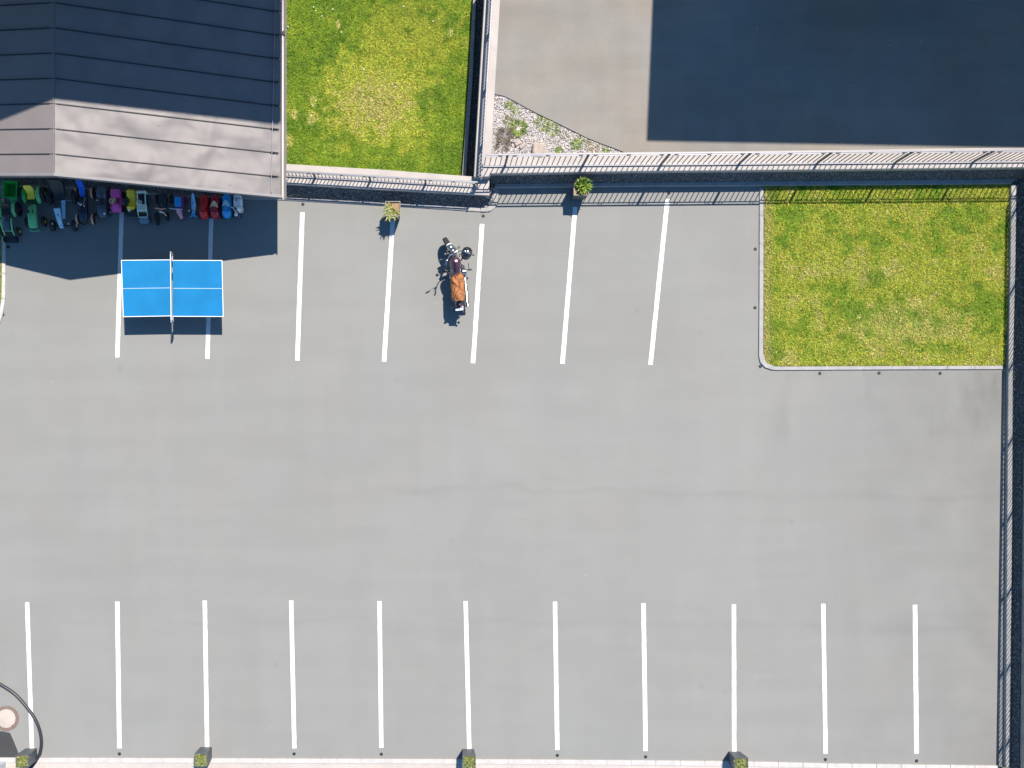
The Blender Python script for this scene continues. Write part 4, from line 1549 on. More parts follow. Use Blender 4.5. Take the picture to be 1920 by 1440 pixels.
for dy, z, y2 in ((0.0, 0.26, -0.92), (0.05, 0.40, -0.84)):
    e = mm()
    e.tube([(0.12, 0.28 - dy * 5, 0.52), (0.18, 0.26 - dy * 4, 0.42), (0.185, 0.10, z), (0.19, -0.28, z), (0.195, -0.34, z), (0.20, y2, z + 0.03)],
           [0.022, 0.022, 0.024, 0.026, 0.042, 0.044], 12)
    e.build('exhaust_pipe', M['chrome'], moto)
fr = mm()
fr.tube([(0, 0.46, 0.80), (0, 0.40, 0.35), (0, 0.25, 0.17), (0, -0.25, 0.17), (0, -0.42, 0.55)], 0.022, 8)
for sx in (-0.10, 0.10):
    fr.tube([(sx, -0.30, 0.33), (sx, RY, 0.30)], 0.022, 8)
    fr.tube([(sx, -0.32, 0.62), (sx * 1.1, RY - 0.12, 0.66)], 0.018, 8)
fr.build('frame', M['gloss_black'], moto)
for sx in (-1, 1):
    g = mm()
    g.tube([(sx * 0.13, -0.46, 0.62), (sx * 0.13, RY, 0.34)], 0.028, 10)
    g.build('shock_absorber', M['chrome'], moto)
    g = mm()
    g.tube([(sx * 0.16, 0.16, 0.26), (sx * 0.335, 0.16, 0.27)], 0.014, 8)
    g.box((sx * 0.33, 0.16, 0.275), (0.10, 0.05, 0.03), bev=0.008)
    g.tube([(sx * 0.30, 0.19, 0.27), (sx * 0.30, 0.34, 0.32)], 0.009, 6)
    g.build('foot_peg', M['black'], moto)
    g = mm()
    g.tube([(sx * 0.08, -0.93, 0.62), (sx * 0.17, -0.95, 0.62)], 0.008, 6)
    g.ball((sx * 0.19, -0.95, 0.62), (0.03, 0.04, 0.03), 10, 6)
    g.build('indicator', M['gloss_black'], moto)
g = mm()
g.box((0, -1.00, 0.56), (0.20, 0.155, 0.012), rx=R(-32))
pl_ = g.build('license_plate', mat('plate white', (0.50, 0.52, 0.60), 0.5, var=0.05), moto, smooth=False)
g = mm()
for row in (0, 1):
    for i in range(5 - row):
        g.box((-0.066 + i * 0.033 + row * 0.016, -0.965 - row * 0.058, 0.592 - row * 0.037), (0.018, 0.036, 0.002), rx=R(-32))
g.build('plate_marks', M['navy'] if 'navy' in M else P['navy'], pl_, smooth=False)
g = mm()
g.box((0, -0.90, 0.68), (0.15, 0.06, 0.06), bev=0.015)
g.build('tail_light', mat('dark red lens', (0.06, 0.004, 0.006), 0.3, coat=0.5), moto)
g = mm()
g.box((0.09, -1.085, 0.55), (0.05, 0.05, 0.05), bev=0.012)
g.build('reflector', M['gloss_black'], moto)
ss = MB()
ss.tube([(-0.17, 0.05, 0.20), (-0.33, 0.02, 0.01)], 0.012, 6)
ss.box((-0.34, 0.02, 0.008), (0.06, 0.05, 0.014))
ss.build('side_stand', M['gloss_black'], moto)

# tan leather cloth spread over the seat
jk = MB(LM)
NXJ, NYJ = 22, 44
top, bot = [], []
for j in range(NYJ + 1):
    v = j / NYJ
    y = lerp(0.085, -0.82, v)
    hw = 0.125 + 0.055 * smooth(0.0, 0.25, np.array(v)) - 0.035 * smooth(0.85, 1.0, np.array(v)) + 0.012 * noise.noise(Vector((0, v * 6, 3)))
    hw = float(hw) * (0.55 + 0.45 * min(1.0, v * 9)) if v < 0.11 else float(hw)
    rt, rb = [], []
    for i in range(NXJ + 1):
        u = i / NXJ * 2 - 1
        x = u * hw + 0.012 * noise.noise(Vector((u, v * 7, 8)))
        fold = 0.060 * (1 - abs(math.sin(u * 4.4 + 3.6 * noise.noise(Vector((u * 1.1, v * 3.2, 1.0))) + 1.4 * noise.noise(Vector((u * 2.5, v * 7.0, 6.0))) + v * 2.4))) ** 1.4
        fold += 0.040 * noise.noise(Vector((u * 3.0, v * 5.0, 4.0)))
        z = 0.80 + 0.055 * smooth(0.35, 0.8, np.array(v)) - 0.17 * abs(u) ** 3.2 + fold
        z = float(z)
        yy = y + 0.02 * noise.noise(Vector((u * 2.4, v, 12)))
        rt.append(jk._v((x, yy, z)))
        rb.append(jk._v((x * 0.97, yy, z - 0.018)))
    top.append(rt)
    bot.append(rb)
for j in range(NYJ):
    for i in range(NXJ):
        jk.face([top[j][i], top[j][i + 1], top[j + 1][i + 1], top[j + 1][i]])
        jk.face([bot[j][i], bot[j + 1][i], bot[j + 1][i + 1], bot[j][i + 1]])
    jk.face([top[j][0], top[j + 1][0], bot[j + 1][0], bot[j][0]])
    jk.face([top[j][NXJ], bot[j][NXJ], bot[j + 1][NXJ], top[j + 1][NXJ]])
for j in (0, NYJ):
    for i in range(NXJ):
        jk.face([top[j][i], bot[j][i], bot[j][i + 1], top[j][i + 1]])
jo = jk.build('leather_jacket', M['leather'], None, angle=60)
jo.location = moto.location
jo.rotation_euler = moto.rotation_euler
jo.scale = MS
tag(jo, 'crumpled tan leather jacket spread over the motorcycle seat', 'jacket')

# helmet hanging on the right grip
HS = 1.17
hel = thing('helmet', 'shiny black motorcycle helmet hanging on the right handlebar', 'helmet', W(875.2, 474.5, 0.97), R(-20))
hel.scale = (HS, HS, HS)
hm = MB()
hm.body([(-0.145, 0, 0.05, -0.05, 0.05, 2.1), (-0.125, 0, 0.085, -0.09, 0.085, 2.1), (-0.06, 0, 0.120, -0.125, 0.115, 2.1), (0.02, 0, 0.128, -0.13, 0.125, 2.1),
         (0.085, 0, 0.112, -0.12, 0.105, 2.1), (0.125, 0, 0.075, -0.08, 0.07, 2.1), (0.142, 0, 0.03, -0.03, 0.03, 2.1)], n=24)
hm.build('shell', M['gloss_black'], hel)
v = MB()
v.body([(-0.10, 0, 0.100, -0.055, 0.06, 2.1), (-0.135, 0, 0.078, -0.045, 0.05, 2.1), (-0.158, 0, 0.03, -0.02, 0.025, 2.1)], n=18)
v.build('visor', M['pane'], hel)
v = MB()
v.tube([(-0.10, -0.03, -0.06), (-0.14, -0.08, -0.03), (-0.13, -0.14, 0.02)], 0.010, 6)
v.box((-0.06, -0.165, -0.05), (0.03, 0.08, 0.015))
v.build('chin_strap', M['black'], hel)

# ------------------------------------------------------------------ the row of children's ride-on toys under the eave (fronts towards -y)
TOYS = 'ride-on toys lined up under the eave'


def toy(name, label, cat, px, py, z=0.25, rz=0.0):
    l = W(px, py + 2.0, z)
    l.z = 0
    return thing(name, label, cat, l, R(rz), TOYS)


def wheels(root, spots, r, w, m=None, hub=None, hub_r=0.4):
    for (x, y) in spots:
        o = MB().wheel((x, y, r), r, w).build('wheel', m or M['tyre'], root)
        if hub:
            s = 1 if x > 0 else -1
            MB().cyl((x + s * w * 0.42, y, r), (x + s * (w * 0.5 + 0.008), y, r), r * hub_r, r * hub_r * 0.8, 12).build('hub', hub, o)


def steering(root, c, Rr, m, tilt=50, r=0.011, name='steering_wheel', col_m=None):
    a = R(tilt)
    ax = (0, math.sin(a) * 0.8, math.cos(a))
    mb = MB()
    mb.torus(c, Rr, r, axis=ax, n=20, k=6)
    q = Vector(ax).normalized().to_track_quat('Z', 'Y')
    for t in (R(90), R(210), R(330)):
        mb.tube([c, Vector(c) + q @ Vector((Rr * math.cos(t), Rr * math.sin(t), 0))], r * 0.8, 6)
    mb.cyl(Vector(c) - q @ Vector((0, 0, 0.012)), Vector(c) + q @ Vector((0, 0, 0.014)), Rr * 0.3)
    o = mb.build(name, m, root)
    b = Vector(c) + Vector((0, -0.10, -0.16))
    MB().tube([c, b], 0.012, 6).build('steering_column', col_m or m, root)
    return o


# a  green tipper trailer
t = toy('toy_trailer', 'open green plastic tipper trailer at the left end of the toys', 'toy trailer', 20.5, 354.5, 0.40, -2)
z0, z1 = 0.20, 0.46
mb = MB()


def rect(hx, hy, z, y0=0.0):
    return [(-hx, y0 - hy, z), (hx, y0 - hy, z), (hx, y0 + hy, z), (-hx, y0 + hy, z)]


mb.loft([rect(0.135, 0.17, z0), rect(0.19, 0.225, z1), rect(0.20, 0.235, z1), rect(0.20, 0.235, z1 + 0.02), rect(0.165, 0.20, z1 + 0.02), rect(0.115, 0.15, z0 + 0.02)])
mb.build('tub', P['green'], t, smooth=False)
wheels(t, ((-0.20, 0.04), (0.20, 0.04)), 0.13, 0.07, hub=P['yellow'])
MB().loft([[(-0.12, -0.18, 0.22), (0.12, -0.18, 0.22), (0.12, -0.18, 0.26), (-0.12, -0.18, 0.26)], [(-0.03, -0.36, 0.20), (0.03, -0.36, 0.20), (0.03, -0.36, 0.23), (-0.03, -0.36, 0.23)],
           [(-0.02, -0.42, 0.20), (0.02, -0.42, 0.20), (0.02, -0.42, 0.22), (-0.02, -0.42, 0.22)]]).build('drawbar', P['pale_green'], t, smooth=False)

# b  pedal tractor with front loader
t = toy('pedal_tractor', 'green pedal tractor with front loader and black bucket hitched to the trailer', 'toy tractor', 15.5, 408, 0.25, 1)
mb = MB()
mb.body([(0.10, 0, 0.09, 0.18, 0.34, 4), (-0.05, 0, 0.085, 0.18, 0.40, 4), (-0.30, 0, 0.08, 0.18, 0.38, 4), (-0.36, 0, 0.06, 0.20, 0.34, 4)])
mb.build('hood', P['grey'], t)
mb = MB()
mb.body([(0.33, 0, 0.11, 0.38, 0.55, 3), (0.29, 0, 0.12, 0.33, 0.50, 3), (0.24, 0, 0.12, 0.31, 0.37, 3), (0.10, 0, 0.11, 0.31, 0.36, 3)])
mb.build('seat', M['black'], t)
for sx in (-1, 1):
    fender(MB(Matrix.Translation((sx * 0.185, 0, 0))), 0.27, 0.19, 0.215, 0.055, R(20), R(165)).build('fender', P['pale_green'], t)
    MB().tube([(sx * 0.135, -0.02, 0.36), (sx * 0.145, -0.14, 0.40), (sx * 0.125, -0.34, 0.30), (sx * 0.13, -0.46, 0.16)], [0.020, 0.026, 0.022, 0.016], 8).build('loader_arm', P['pale_green'], t)
MB().tube([(-0.13, -0.35, 0.29), (0.13, -0.35, 0.29)], 0.016, 8).build('loader_crossbar', P['pale_green'], t)
mb = MB()
mb.loft([[(x, -0.48, 0.20), (x, -0.47, 0.06), (x, -0.62, 0.03), (x, -0.62, 0.045), (x, -0.49, 0.075), (x, -0.495, 0.20)] for x in (-0.18, 0.18)])
for sx in (-1, 1):
    mb.box((sx * 0.178, -0.54, 0.11), (0.012, 0.14, 0.15), bev=0.004)
mb.build('bucket', M['black'], t, smooth=False)
wheels(t, ((-0.25, 0.27), (0.25, 0.27)), 0.19, 0.09, hub=P['dkred'])
wheels(t, ((-0.23, -0.33), (0.23, -0.33)), 0.12, 0.07, hub=P['yellow'])
steering(t, (0, 0.06, 0.47), 0.09, M['black'])

# c  green pedal tractor with yellow seat
t = toy('pedal_tractor', 'green pedal tractor with yellow seat second in the row of toys', 'toy tractor', 62, 384, 0.25, 2)
mb = MB()
mb.body([(0.02, 0, 0.09, 0.20, 0.34, 3.5), (-0.14, 0, 0.105, 0.18, 0.43, 3.5), (-0.40, 0, 0.115, 0.18, 0.42, 3.5), (-0.56, 0, 0.12, 0.18, 0.38, 3.5), (-0.62, 0, 0.10, 0.20, 0.33, 3.5)])
mb.build('hood', P['pale_green'], t)
mb = MB()
mb.body([(0.30, 0, 0.10, 0.20, 0.30, 3.5), (0.0, 0, 0.09, 0.18, 0.30, 3.5), (-0.3, 0, 0.08, 0.16, 0.26, 3.5)])
mb.build('chassis', P['dkgreen'], t)
mb = MB()
mb.body([(0.48, -0.03, 0.10, 0.46, 0.58, 3), (0.45, -0.025, 0.125, 0.42, 0.56, 3), (0.38, -0.01, 0.125, 0.34, 0.46, 3), (0.28, 0.0, 0.115, 0.33, 0.385, 3), (0.17, 0.0, 0.11, 0.34, 0.38, 3), (0.155, 0, 0.10, 0.345, 0.375, 3)])
mb.build('seat', P['yellow'], t)
for sx in (-1, 1):
    fender(MB(Matrix.Translation((sx * 0.19, 0, 0))), 0.30, 0.20, 0.235, 0.06, R(15), R(165)).build('fender', P['pale_green'] if sx > 0 else P['green'], t)
    MB().box((sx * 0.06, -0.20, 0.435), (0.03, 0.10, 0.02), bev=0.006).build('air_vent', M['black'], t)
wheels(t, ((-0.30, 0.32), (0.30, 0.32)), 0.21, 0.10, hub=P['yellow'])
wheels(t, ((-0.22, -0.42), (0.24, -0.42)), 0.14, 0.08, hub=P['yellow'])
steering(t, (-0.02, 0.02, 0.46), 0.10, M['black'])
MB().tube([(-0.13, -0.66, 0.22), (-0.06, -0.70, 0.22), (0.08, -0.70, 0.22), (0.14, -0.66, 0.22)], 0.014, 8).build('front_bumper', P['pale_green'], t)

# d  large pedal kart
t = toy('pedal_kart', 'large black pedal kart with long ice blue nose panel', 'pedal kart', 116, 388, 0.2, 0)
mb = MB()
mb.body([(0.68, -0.05, 0.15, 0.46, 0.62, 2.6), (0.64, -0.05, 0.20, 0.36, 0.66, 2.6), (0.52, -0.06, 0.21, 0.24, 0.50, 2.6), (0.36, -0.06, 0.19, 0.22, 0.30, 2.6), (0.20, -0.05, 0.16, 0.22, 0.27, 2.6)])
mb.build('seat', M['black'], t)
mb = MB()
mb.loft([[(0.0, 0.28, 0.20), (0.11, 0.28, 0.20), (0.11, 0.28, 0.25), (0.0, 0.28, 0.25)], [(0.0, 0.02, 0.19), (0.10, 0.02, 0.19), (0.10, 0.02, 0.24), (0.0, 0.02, 0.24)],
         [(0.02, -0.30, 0.16), (0.09, -0.30, 0.16), (0.09, -0.30, 0.20), (0.02, -0.30, 0.20)]])
mb.build('frame_beam', P['sky'], t, smooth=False)
mb = MB()
mb.loft([[(-0.17, -0.06, 0.28), (-0.01, -0.04, 0.28), (-0.01, -0.04, 0.36), (-0.17, -0.06, 0.36)], [(-0.10, -0.36, 0.22), (0.02, -0.36, 0.22), (0.02, -0.36, 0.31), (-0.10, -0.36, 0.31)],
         [(-0.04, -0.56, 0.18), (0.055, -0.56, 0.18), (0.055, -0.56, 0.24), (-0.04, -0.56, 0.24)]])
ns = mb.build('nose_panel', P['ice'], t, smooth=False)
mb = MB()
mb.poly([(-0.085, -0.20, 0.342), (-0.035, -0.20, 0.342), (0.025, -0.52, 0.258), (-0.01, -0.52, 0.258)])
mb.build('nose_stripe', P['bright_blue'], ns, smooth=False)
MB().tube([(-0.34, 0.23, 0.20), (0.34, 0.20, 0.20)], 0.014, 8).build('rear_axle', M['chrome'], t)
steering(t, (-0.09, 0.02, 0.46), 0.13, M['black'], 60)
wheels(t, ((-0.33, 0.30), (0.36, 0.30)), 0.19, 0.12)
wheels(t, ((-0.27, -0.48), (0.34, -0.48)), 0.16, 0.10, hub=M['hub'], hub_r=0.42)
MB().tube([(-0.22, -0.48, 0.17), (0.28, -0.48, 0.17)], 0.016, 8).build('front_axle', M['black'], t)
for x in (-0.23, 0.22):
    MB().ball((x, -0.46, 0.30), 0.025, 10, 6).build('axle_cap', M['hub'], t)

# e  blue seat quad with tan wheels
t = toy('pedal_quad', 'navy pedal car with blue seat and four tan wheels', 'pedal car', 158, 382, 0.2, 0)
mb = MB()
mb.body([(0.42, 0, 0.09, 0.16, 0.26, 4), (0.05, 0, 0.10, 0.14, 0.26, 4), (-0.15, 0, 0.13, 0.14, 0.36, 3), (-0.40, 0, 0.12, 0.14, 0.33, 3), (-0.46, 0, 0.08, 0.16, 0.28, 3)])
mb.build('body', P['navy'], t)
mb = MB()
mb.body([(0.56, -0.02, 0.085, 0.42, 0.62, 3), (0.52, -0.02, 0.09, 0.34, 0.60, 3), (0.44, -0.02, 0.09, 0.30, 0.38, 3), (0.30, -0.02, 0.075, 0.28, 0.34, 3), (0.20, -0.015, 0.055, 0.28, 0.33, 3)])
mb.build('seat', P['blue'], t)
mb = MB()
mb.loft([[(-0.13, 0.0, 0.372), (-0.11, 0.02, 0.372), (-0.05, -0.02, 0.372), (0.0, 0.0, 0.372), (0.0, -0.05, 0.372), (-0.04, -0.08, 0.372), (-0.08, -0.03, 0.372)],
         [(-0.13, 0.0, 0.380), (-0.11, 0.02, 0.380), (-0.05, -0.02, 0.380), (0.0, 0.0, 0.380), (0.0, -0.05, 0.380), (-0.04, -0.08, 0.380), (-0.08, -0.03, 0.380)]])
mb.build('wing_emblem', P['white'], t, smooth=False)
MB().tube([(0.065, 0.17, 0.32), (0.07, 0.04, 0.40), (0.06, -0.06, 0.42), (0.07, -0.10, 0.38)], 0.014, 8).build('side_rail', M['steel'], t)
steering(t, (-0.02, 0.06, 0.46), 0.09, M['black'])
wheels(t, ((-0.22, 0.33), (0.22, 0.33), (-0.19, -0.38), (0.24, -0.38)), 0.15, 0.065, P['tan'], M['black'], 0.7)
for x, y in ((-0.22, 0.33), (0.22, 0.33), (-0.19, -0.38), (0.24, -0.38)):
    fender(MB(Matrix.Translation((x + 0.045, 0, 0))), y, 0.15, 0.145, 0.03, R(10), R(170)).build('mudguard', M['black'], t)
MB().tube([(-0.10, -0.50, 0.20), (0.0, -0.55, 0.20), (0.12, -0.50, 0.22)], 0.018, 8).build('front_bumper', M['black'], t)

# f  slate ride-on car
t = toy('ride_on_car', 'slate grey ride-on car left of the pink car', 'ride-on car', 191.5, 377, 0.22, 0)
mb = MB()
mb.body([(0.44, 0, 0.10, 0.12, 0.28, 3), (0.40, 0, 0.13, 0.10, 0.36, 3), (0.30, 0, 0.145, 0.09, 0.40, 3), (0.14, 0, 0.14, 0.09, 0.36, 3), (0.06, 0, 0.12, 0.09, 0.24, 3), (-0.04, 0, 0.12, 0.09, 0.24, 3),
         (-0.10, 0, 0.135, 0.09, 0.34, 3), (-0.24, 0, 0.14, 0.09, 0.35, 3), (-0.36, 0, 0.12, 0.10, 0.30, 3), (-0.42, 0, 0.08, 0.12, 0.24, 3)])
mb.build('body', P['grey'], t)
MB().ball((-0.06, 0.0, 0.42), 0.026, 10, 6).build('gear_knob', M['hub'], t)
MB().ball((0.095, -0.34, 0.31), (0.028, 0.03, 0.028), 10, 6).build('headlight', P['white'], t)
steering(t, (0.0, 0.0, 0.40), 0.075, M['black'])
wheels(t, ((-0.15, 0.26), (0.16, 0.26), (-0.15, -0.26), (0.16, -0.26)), 0.11, 0.06, hub=M['hub'])

# g  magenta car
t = toy('ride_on_car', 'magenta ride-on car with cream steering wheel straddling the parking line', 'ride-on car', 218.5, 374, 0.2, 0)
mb = MB()
mb.body([(0.28, 0, 0.125, 0.10, 0.36, 4), (0.24, 0, 0.14, 0.09, 0.38, 4), (0.10, 0, 0.14, 0.09, 0.36, 4), (0.04, 0.02, 0.115, 0.09, 0.22, 4), (-0.06, 0.03, 0.105, 0.09, 0.22, 4), (-0.12, 0, 0.135, 0.09, 0.30, 4),
         (-0.26, 0, 0.145, 0.09, 0.28, 4), (-0.31, 0, 0.135, 0.10, 0.25, 4)])
mb.build('body', P['pink'], t)
for sx in (-1, 1):
    MB().box((sx * 0.128, -0.02, 0.29), (0.02, 0.44, 0.05), bev=0.008).build('side_rail', P['pink'], t)
mb = MB()
mb.body([(0.06, 0.01, 0.07, 0.235, 0.25, 3), (-0.07, 0.02, 0.06, 0.225, 0.24, 3)])
mb.build('seat_pad', P['purple'], t)
steering(t, (-0.045, -0.05, 0.40), 0.085, P['cream'], 25, 0.010, col_m=P['dkred'])
wheels(t, ((-0.14, 0.18), (0.14, 0.18), (-0.14, -0.2), (0.14, -0.2)), 0.10, 0.055)

# h  yellow car
t = toy('ride_on_car', 'yellow ride-on car with black steering wheel and dark front', 'ride-on car', 246.5, 374, 0.2, -3)
mb = MB()
mb.body([(0.27, 0.0, 0.10, 0.12, 0.34, 3.5), (0.23, 0.0, 0.125, 0.10, 0.38, 3.5), (0.10, 0.01, 0.125, 0.10, 0.34, 3.5), (0.02, 0.03, 0.10, 0.10, 0.27, 3.5), (-0.10, 0.03, 0.10, 0.10, 0.26, 3.5), (-0.20, 0.01, 0.12, 0.10, 0.30, 3.5), (-0.26, 0.0, 0.09, 0.12, 0.26, 3.5)])
mb.build('body', P['ochre'], t)
mb = MB()
mb.body([(-0.20, -0.02, 0.15, 0.08, 0.22, 3.5), (-0.36, -0.02, 0.15, 0.08, 0.20, 3.5), (-0.42, -0.02, 0.12, 0.10, 0.18, 3.5)])
mb.build('front_end', M['black'], t)
mb = MB()
mb.body([(-0.24, -0.05, 0.05, 0.2, 0.27, 2.5), (-0.31, -0.03, 0.035, 0.19, 0.24, 2.5)])
mb.build('headlight', P['cream'], t)
steering(t, (-0.07, -0.07, 0.41), 0.085, M['black'], 30, 0.013)
wheels(t, ((-0.15, 0.2), (0.15, 0.2), (-0.16, -0.32), (0.15, -0.32)), 0.11, 0.06)

# i  off-white frame truck
t = toy('ride_on_truck', 'off-white ride-on truck with an open frame and smoky front hood', 'ride-on truck', 268.5, 384, 0.25, 0)
mb = MB()
mb.box((0, 0.34, 0.42), (0.26, 0.07, 0.05), bev=0.015)
for sx in (-1, 1):
    mb.tube([(sx * 0.118, 0.34, 0.42), (sx * 0.105, 0.22, 0.42), (sx * 0.115, -0.02, 0.40), (sx * 0.12, -0.20, 0.34)], [0.022, 0.018, 0.018, 0.022], 8)
    mb.tube([(sx * 0.12, 0.34, 0.42), (sx * 0.12, 0.36, 0.10)], 0.018, 8)
mb.build('body_frame', P['mint'], t)
mb = MB()
mb.body([(0.02, 0, 0.11, 0.22, 0.36, 4), (-0.14, 0, 0.12, 0.18, 0.36, 4), (-0.16, 0, 0.12, 0.18, 0.34, 4)])
mb.build('dashboard', P['mint'], t)
MB().box((0, 0.17, 0.13), (0.20, 0.34, 0.04)).build('footwell', P['navy'], t, smooth=False)
mb = MB()
mb.box((0, -0.245, 0.235), (0.22, 0.09, 0.03), bev=0.006)
mb.build('windscreen', M['black'], t)
mb = MB()
mb.tube([(-0.125, -0.18, 0.32), (-0.125, -0.31, 0.25), (0.125, -0.31, 0.25), (0.125, -0.18, 0.32)], 0.015, 8)
mb.build('bumper_bar', P['mint'], t)
mb = MB()
mb.body([(-0.31, 0, 0.125, 0.09, 0.20, 4), (-0.42, 0, 0.125, 0.09, 0.17, 4), (-0.46, 0, 0.11, 0.10, 0.14, 4)])
mb.build('hood', P['clear'], t)
steering(t, (-0.06, 0.04, 0.44), 0.075, P['mint'], 35, 0.012)
wheels(t, ((-0.13, 0.22), (0.13, 0.22), (-0.13, -0.34), (0.13, -0.34)), 0.09, 0.05, P['grey'])

# j  black three wheeler with copper handlebar
t = toy('tricycle', 'black tricycle with copper coloured handlebar', 'tricycle', 303, 388, 0.2, 0)
mb = MB()
mb.body([(0.36, 0.06, 0.10, 0.18, 0.40, 3), (0.22, 0.06, 0.13, 0.16, 0.36, 3), (0.02, 0.05, 0.11, 0.16, 0.32, 3), (-0.10, 0.04, 0.06, 0.16, 0.30, 3)])
mb.build('body', M['black'], t)
MB().tube([(0.04, 0.20, 0.30), (0.05, -0.05, 0.34), (0.06, -0.12, 0.52)], 0.02, 8).build('frame_tube', P['grey'], t)
mb = MB()
mb.tube([(-0.09, -0.08, 0.50), (0.0, -0.10, 0.54), (0.08, -0.12, 0.53), (0.20, -0.09, 0.50)], 0.017, 8)
mb.build('handlebar', P['orange'], t)
MB().box((0.06, -0.17, 0.45), (0.10, 0.045, 0.05), rz=R(-20), bev=0.012).build('headlight', P['white'], t)
MB().tube([(0.10, -0.16, 0.44), (0.16, -0.24, 0.30)], 0.016, 8).build('fork', P['orange'], t)
wheels(t, ((-0.14, 0.26), (0.26, 0.26)), 0.13, 0.06, hub=M['steel'], hub_r=0.5)
wheels(t, ((-0.13, -0.30),), 0.18, 0.06, hub=M['steel'], hub_r=0.35)
wheels(t, ((0.14, -0.22),), 0.12, 0.05)

# k  purple trike with bright blue seat
t = toy('tricycle', 'purple tricycle with bright blue seat and silver handlebar', 'tricycle', 336.5, 384, 0.25, 0)
mb = MB()
mb.body([(0.20, 0, 0.07, 0.42, 0.45, 2.6), (0.17, 0, 0.09, 0.40, 0.46, 2.6), (0.05, 0, 0.095, 0.40, 0.45, 2.6), (-0.05, 0, 0.08, 0.40, 0.44, 2.6), (-0.07, 0, 0.05, 0.41, 0.43, 2.6)])
mb.build('seat', P['bright_blue'], t)
mb = MB()
mb.body([(0.26, 0.03, 0.09, 0.10, 0.34, 3), (0.10, 0.03, 0.12, 0.12, 0.36, 3), (-0.08, 0.01, 0.09, 0.14, 0.34, 3), (-0.16, 0, 0.06, 0.16, 0.32, 3)])
mb.build('body', P['purple'], t)
mb = MB()
mb.body([(-0.12, 0, 0.07, 0.25, 0.46, 2.6), (-0.22, 0.02, 0.075, 0.20, 0.44, 2.6), (-0.32, 0.05, 0.05, 0.16, 0.32, 2.6), (-0.36, 0.06, 0.02, 0.2, 0.26, 2.6)])
mb.build('front_shell', P['rose'], t)
MB().tube([(-0.21, -0.13, 0.50), (-0.06, -0.16, 0.53), (0.06, -0.17, 0.53), (0.15, -0.16, 0.50)], 0.014, 8).build('handlebar', M['hub'], t)
wheels(t, ((-0.13, 0.2), (0.14, 0.2)), 0.11, 0.05, P['purple'])
wheels(t, ((0.02, -0.26),), 0.13, 0.05, P['purple'])

# l  slim pale blue ride-on with forked tail end
t = toy('ride_on_scooter', 'slim pale blue ride-on shaped like a fish with forked front', 'ride-on toy', 363.8, 384, 0.25, 0)
mb = MB()
mb.body([(0.31, 0, 0.022, 0.38, 0.42, 2.2), (0.27, 0, 0.035, 0.32, 0.42, 2.2), (0.18, 0, 0.052, 0.26, 0.38, 2.2), (0.02, 0, 0.066, 0.22, 0.36, 2.2), (-0.10, 0.0, 0.06, 0.20, 0.36, 2.2), (-0.20, -0.005, 0.035, 0.20, 0.34, 2.2), (-0.24, -0.01, 0.025, 0.20, 0.32, 2.2)])
bo = mb.build('body', P['sky'], t)
mb = MB()
mb.loft([[(-0.05, -0.02, 0.367), (-0.02, -0.02, 0.367), (0.05, 0.10, 0.372), (0.02, 0.10, 0.372)], [(-0.05, -0.02, 0.377), (-0.02, -0.02, 0.377), (0.05, 0.10, 0.382), (0.02, 0.10, 0.382)]])
mb.build('stripe', P['aqua'], bo, smooth=False)
mb = MB()
fork = [(-0.02, -0.20), (0.03, -0.20), (0.045, -0.26), (0.085, -0.34), (0.03, -0.33), (-0.01, -0.30), (-0.05, -0.33), (-0.09, -0.33), (-0.055, -0.27), (-0.06, -0.22)]
mb.prism(fork, 0.30, 0.335)
mb.build('fork_fin', P['aqua'], t)
MB().ball((-0.10, -0.17, 0.40), 0.03, 10, 6).build('bell', M['hub'], t)
MB().tube([(-0.11, -0.16, 0.38), (0.10, -0.18, 0.38)], 0.010, 8).build('handlebar', P['navy'], t)
wheels(t, ((-0.10, -0.20), (0.10, -0.22), (0.0, 0.22)), 0.10, 0.045, P['navy'])


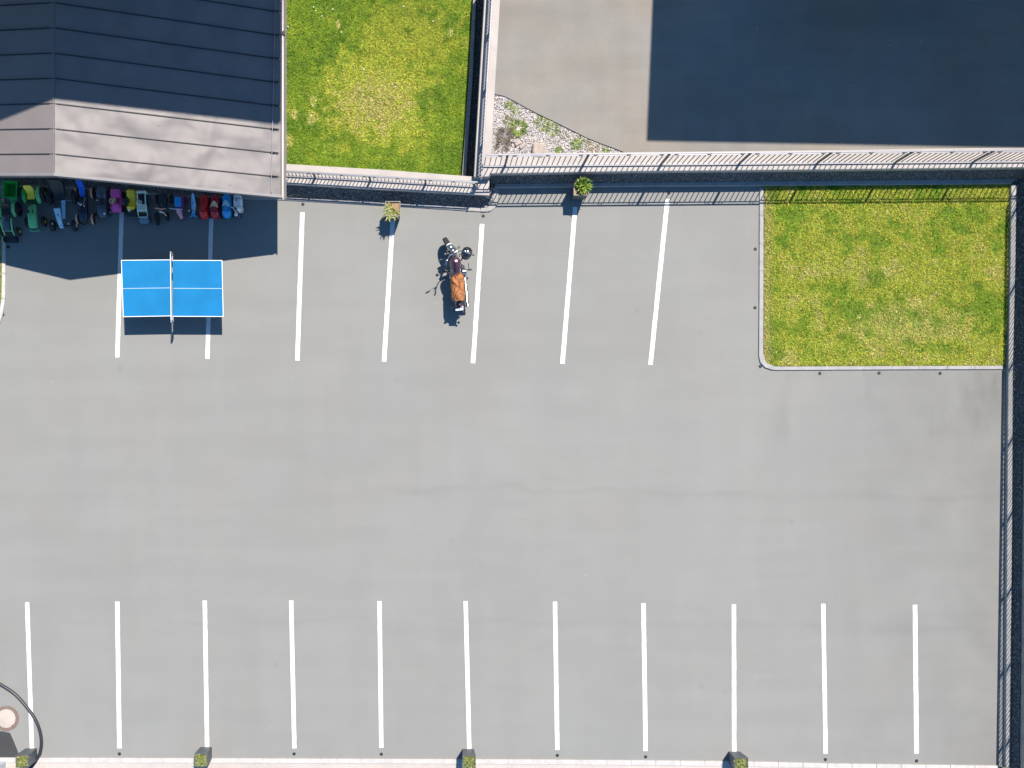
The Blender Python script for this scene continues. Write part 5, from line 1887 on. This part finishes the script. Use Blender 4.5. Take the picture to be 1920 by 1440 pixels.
# m n o  bobby style cars
def bobby(label, px, py, bm_, seat_m, rz=0.0, scoop=False, tri=False):
    t = toy('ride_on_car', label, 'ride-on car', px, py, 0.22, rz)
    mb = MB()
    mb.body([(0.32, 0, 0.05, 0.16, 0.27, 2.3), (0.29, 0, 0.09, 0.11, 0.31, 2.3), (0.20, 0, 0.130, 0.08, 0.33, 2.4), (0.06, 0, 0.135, 0.08, 0.30, 2.4), (-0.06, 0, 0.105, 0.08, 0.28, 2.4),
             (-0.12, 0, 0.12, 0.08, 0.34, 2.3), (-0.19, 0, 0.138, 0.07, 0.37, 2.2), (-0.27, 0, 0.125, 0.07, 0.32, 2.2), (-0.32, 0, 0.085, 0.09, 0.25, 2.2), (-0.345, 0, 0.03, 0.12, 0.20, 2.2)], n=22)
    mb.build('body', bm_, t)
    if tri:
        mb = MB()
        mb.loft([[(-0.105, -0.045, 0.335), (0.105, -0.055, 0.335), (0.085, 0.04, 0.345), (0.03, 0.115, 0.35), (-0.02, 0.125, 0.35), (-0.075, 0.05, 0.345)],
                 [(-0.10, -0.04, 0.36), (0.10, -0.05, 0.36), (0.08, 0.035, 0.365), (0.028, 0.105, 0.37), (-0.02, 0.115, 0.37), (-0.07, 0.045, 0.365)]])
        mb.build('seat', seat_m, t)
    else:
        mb = MB()
        mb.body([(0.16, 0.01, 0.06, 0.325, 0.345, 2.6), (0.12, 0.01, 0.08, 0.31, 0.345, 2.6), (-0.02, 0.01, 0.08, 0.29, 0.315, 2.6), (-0.06, 0.01, 0.05, 0.29, 0.31, 2.6)])
        mb.build('seat', seat_m, t)
    steering(t, (0, -0.10, 0.43), 0.07, bm_ if not tri else seat_m and bm_, 40, 0.012)
    for x in (-0.055, 0.05):
        MB().ball((x, -0.285, 0.27), (0.028, 0.02, 0.028), 10, 6).build('headlight', bm_, t)
    wheels(t, ((-0.13, 0.18), (0.13, 0.18), (-0.125, -0.22), (0.125, -0.22)), 0.085, 0.06)
    return t


bobby('plain red ride-on car with red seat', 382.3, 385, P['red'], P['red'])
bobby('red ride-on car with cream saddle standing on the parking line', 403.3, 385, P['dkred'], P['cream'], tri=True)
bobby('blue ride-on car with pale blue saddle', 425.3, 383.5, P['bright_blue'], P['ice'], tri=True)

# p  white scooter at the right end
t = toy('ride_on_scooter', 'white ride-on motor scooter at the right end of the toys', 'ride-on toy', 447, 384, 0.25, 0)
mb = MB()
mb.body([(0.27, -0.01, 0.07, 0.30, 0.40, 2.8), (0.24, 0.0, 0.11, 0.24, 0.44, 2.8), (0.12, 0.0, 0.125, 0.16, 0.42, 3), (-0.02, 0.0, 0.12, 0.14, 0.38, 3), (-0.03, 0.0, 0.115, 0.14, 0.37, 3)])
bo = mb.build('body', P['white'], t)
for y in (0.16, 0.11):
    MB().box((-0.03, y, 0.438), (0.11, 0.014, 0.02)).build('vent', P['grey'], bo, smooth=False)
MB().box((0.075, 0.155, 0.425), (0.08, 0.014, 0.02), rz=R(-20)).build('vent', P['grey'], bo, smooth=False)
mb = MB()
mb.body([(-0.02, 0.06, 0.055, 0.10, 0.14, 3), (-0.16, 0.05, 0.06, 0.10, 0.14, 3)])
mb.build('footboard', P['white'], t)
mb = MB()
mb.body([(-0.04, 0.075, 0.04, 0.14, 0.40, 2.6), (-0.09, 0.06, 0.07, 0.16, 0.52, 2.6), (-0.15, 0.05, 0.07, 0.18, 0.50, 2.6), (-0.19, 0.04, 0.03, 0.2, 0.44, 2.6)])
mb.build('front_shield', P['white'], t)
mb = MB()
mb.tube([(-0.15, -0.10, 0.50), (-0.09, -0.12, 0.52), (-0.05, -0.19, 0.52), (0.0, -0.24, 0.50)], [0.012, 0.014, 0.014, 0.014], 8)
mb.tube([(0.05, -0.12, 0.52), (0.12, -0.15, 0.50)], 0.016, 8)
mb.build('handlebar', P['white'], t)
MB().ball((-0.03, -0.275, 0.42), (0.05, 0.06, 0.06), 12, 8).build('headlight', P['white'], t)
wheels(t, ((0.03, 0.16), (-0.01, -0.22)), 0.10, 0.06, P['grey'], M['hub'])
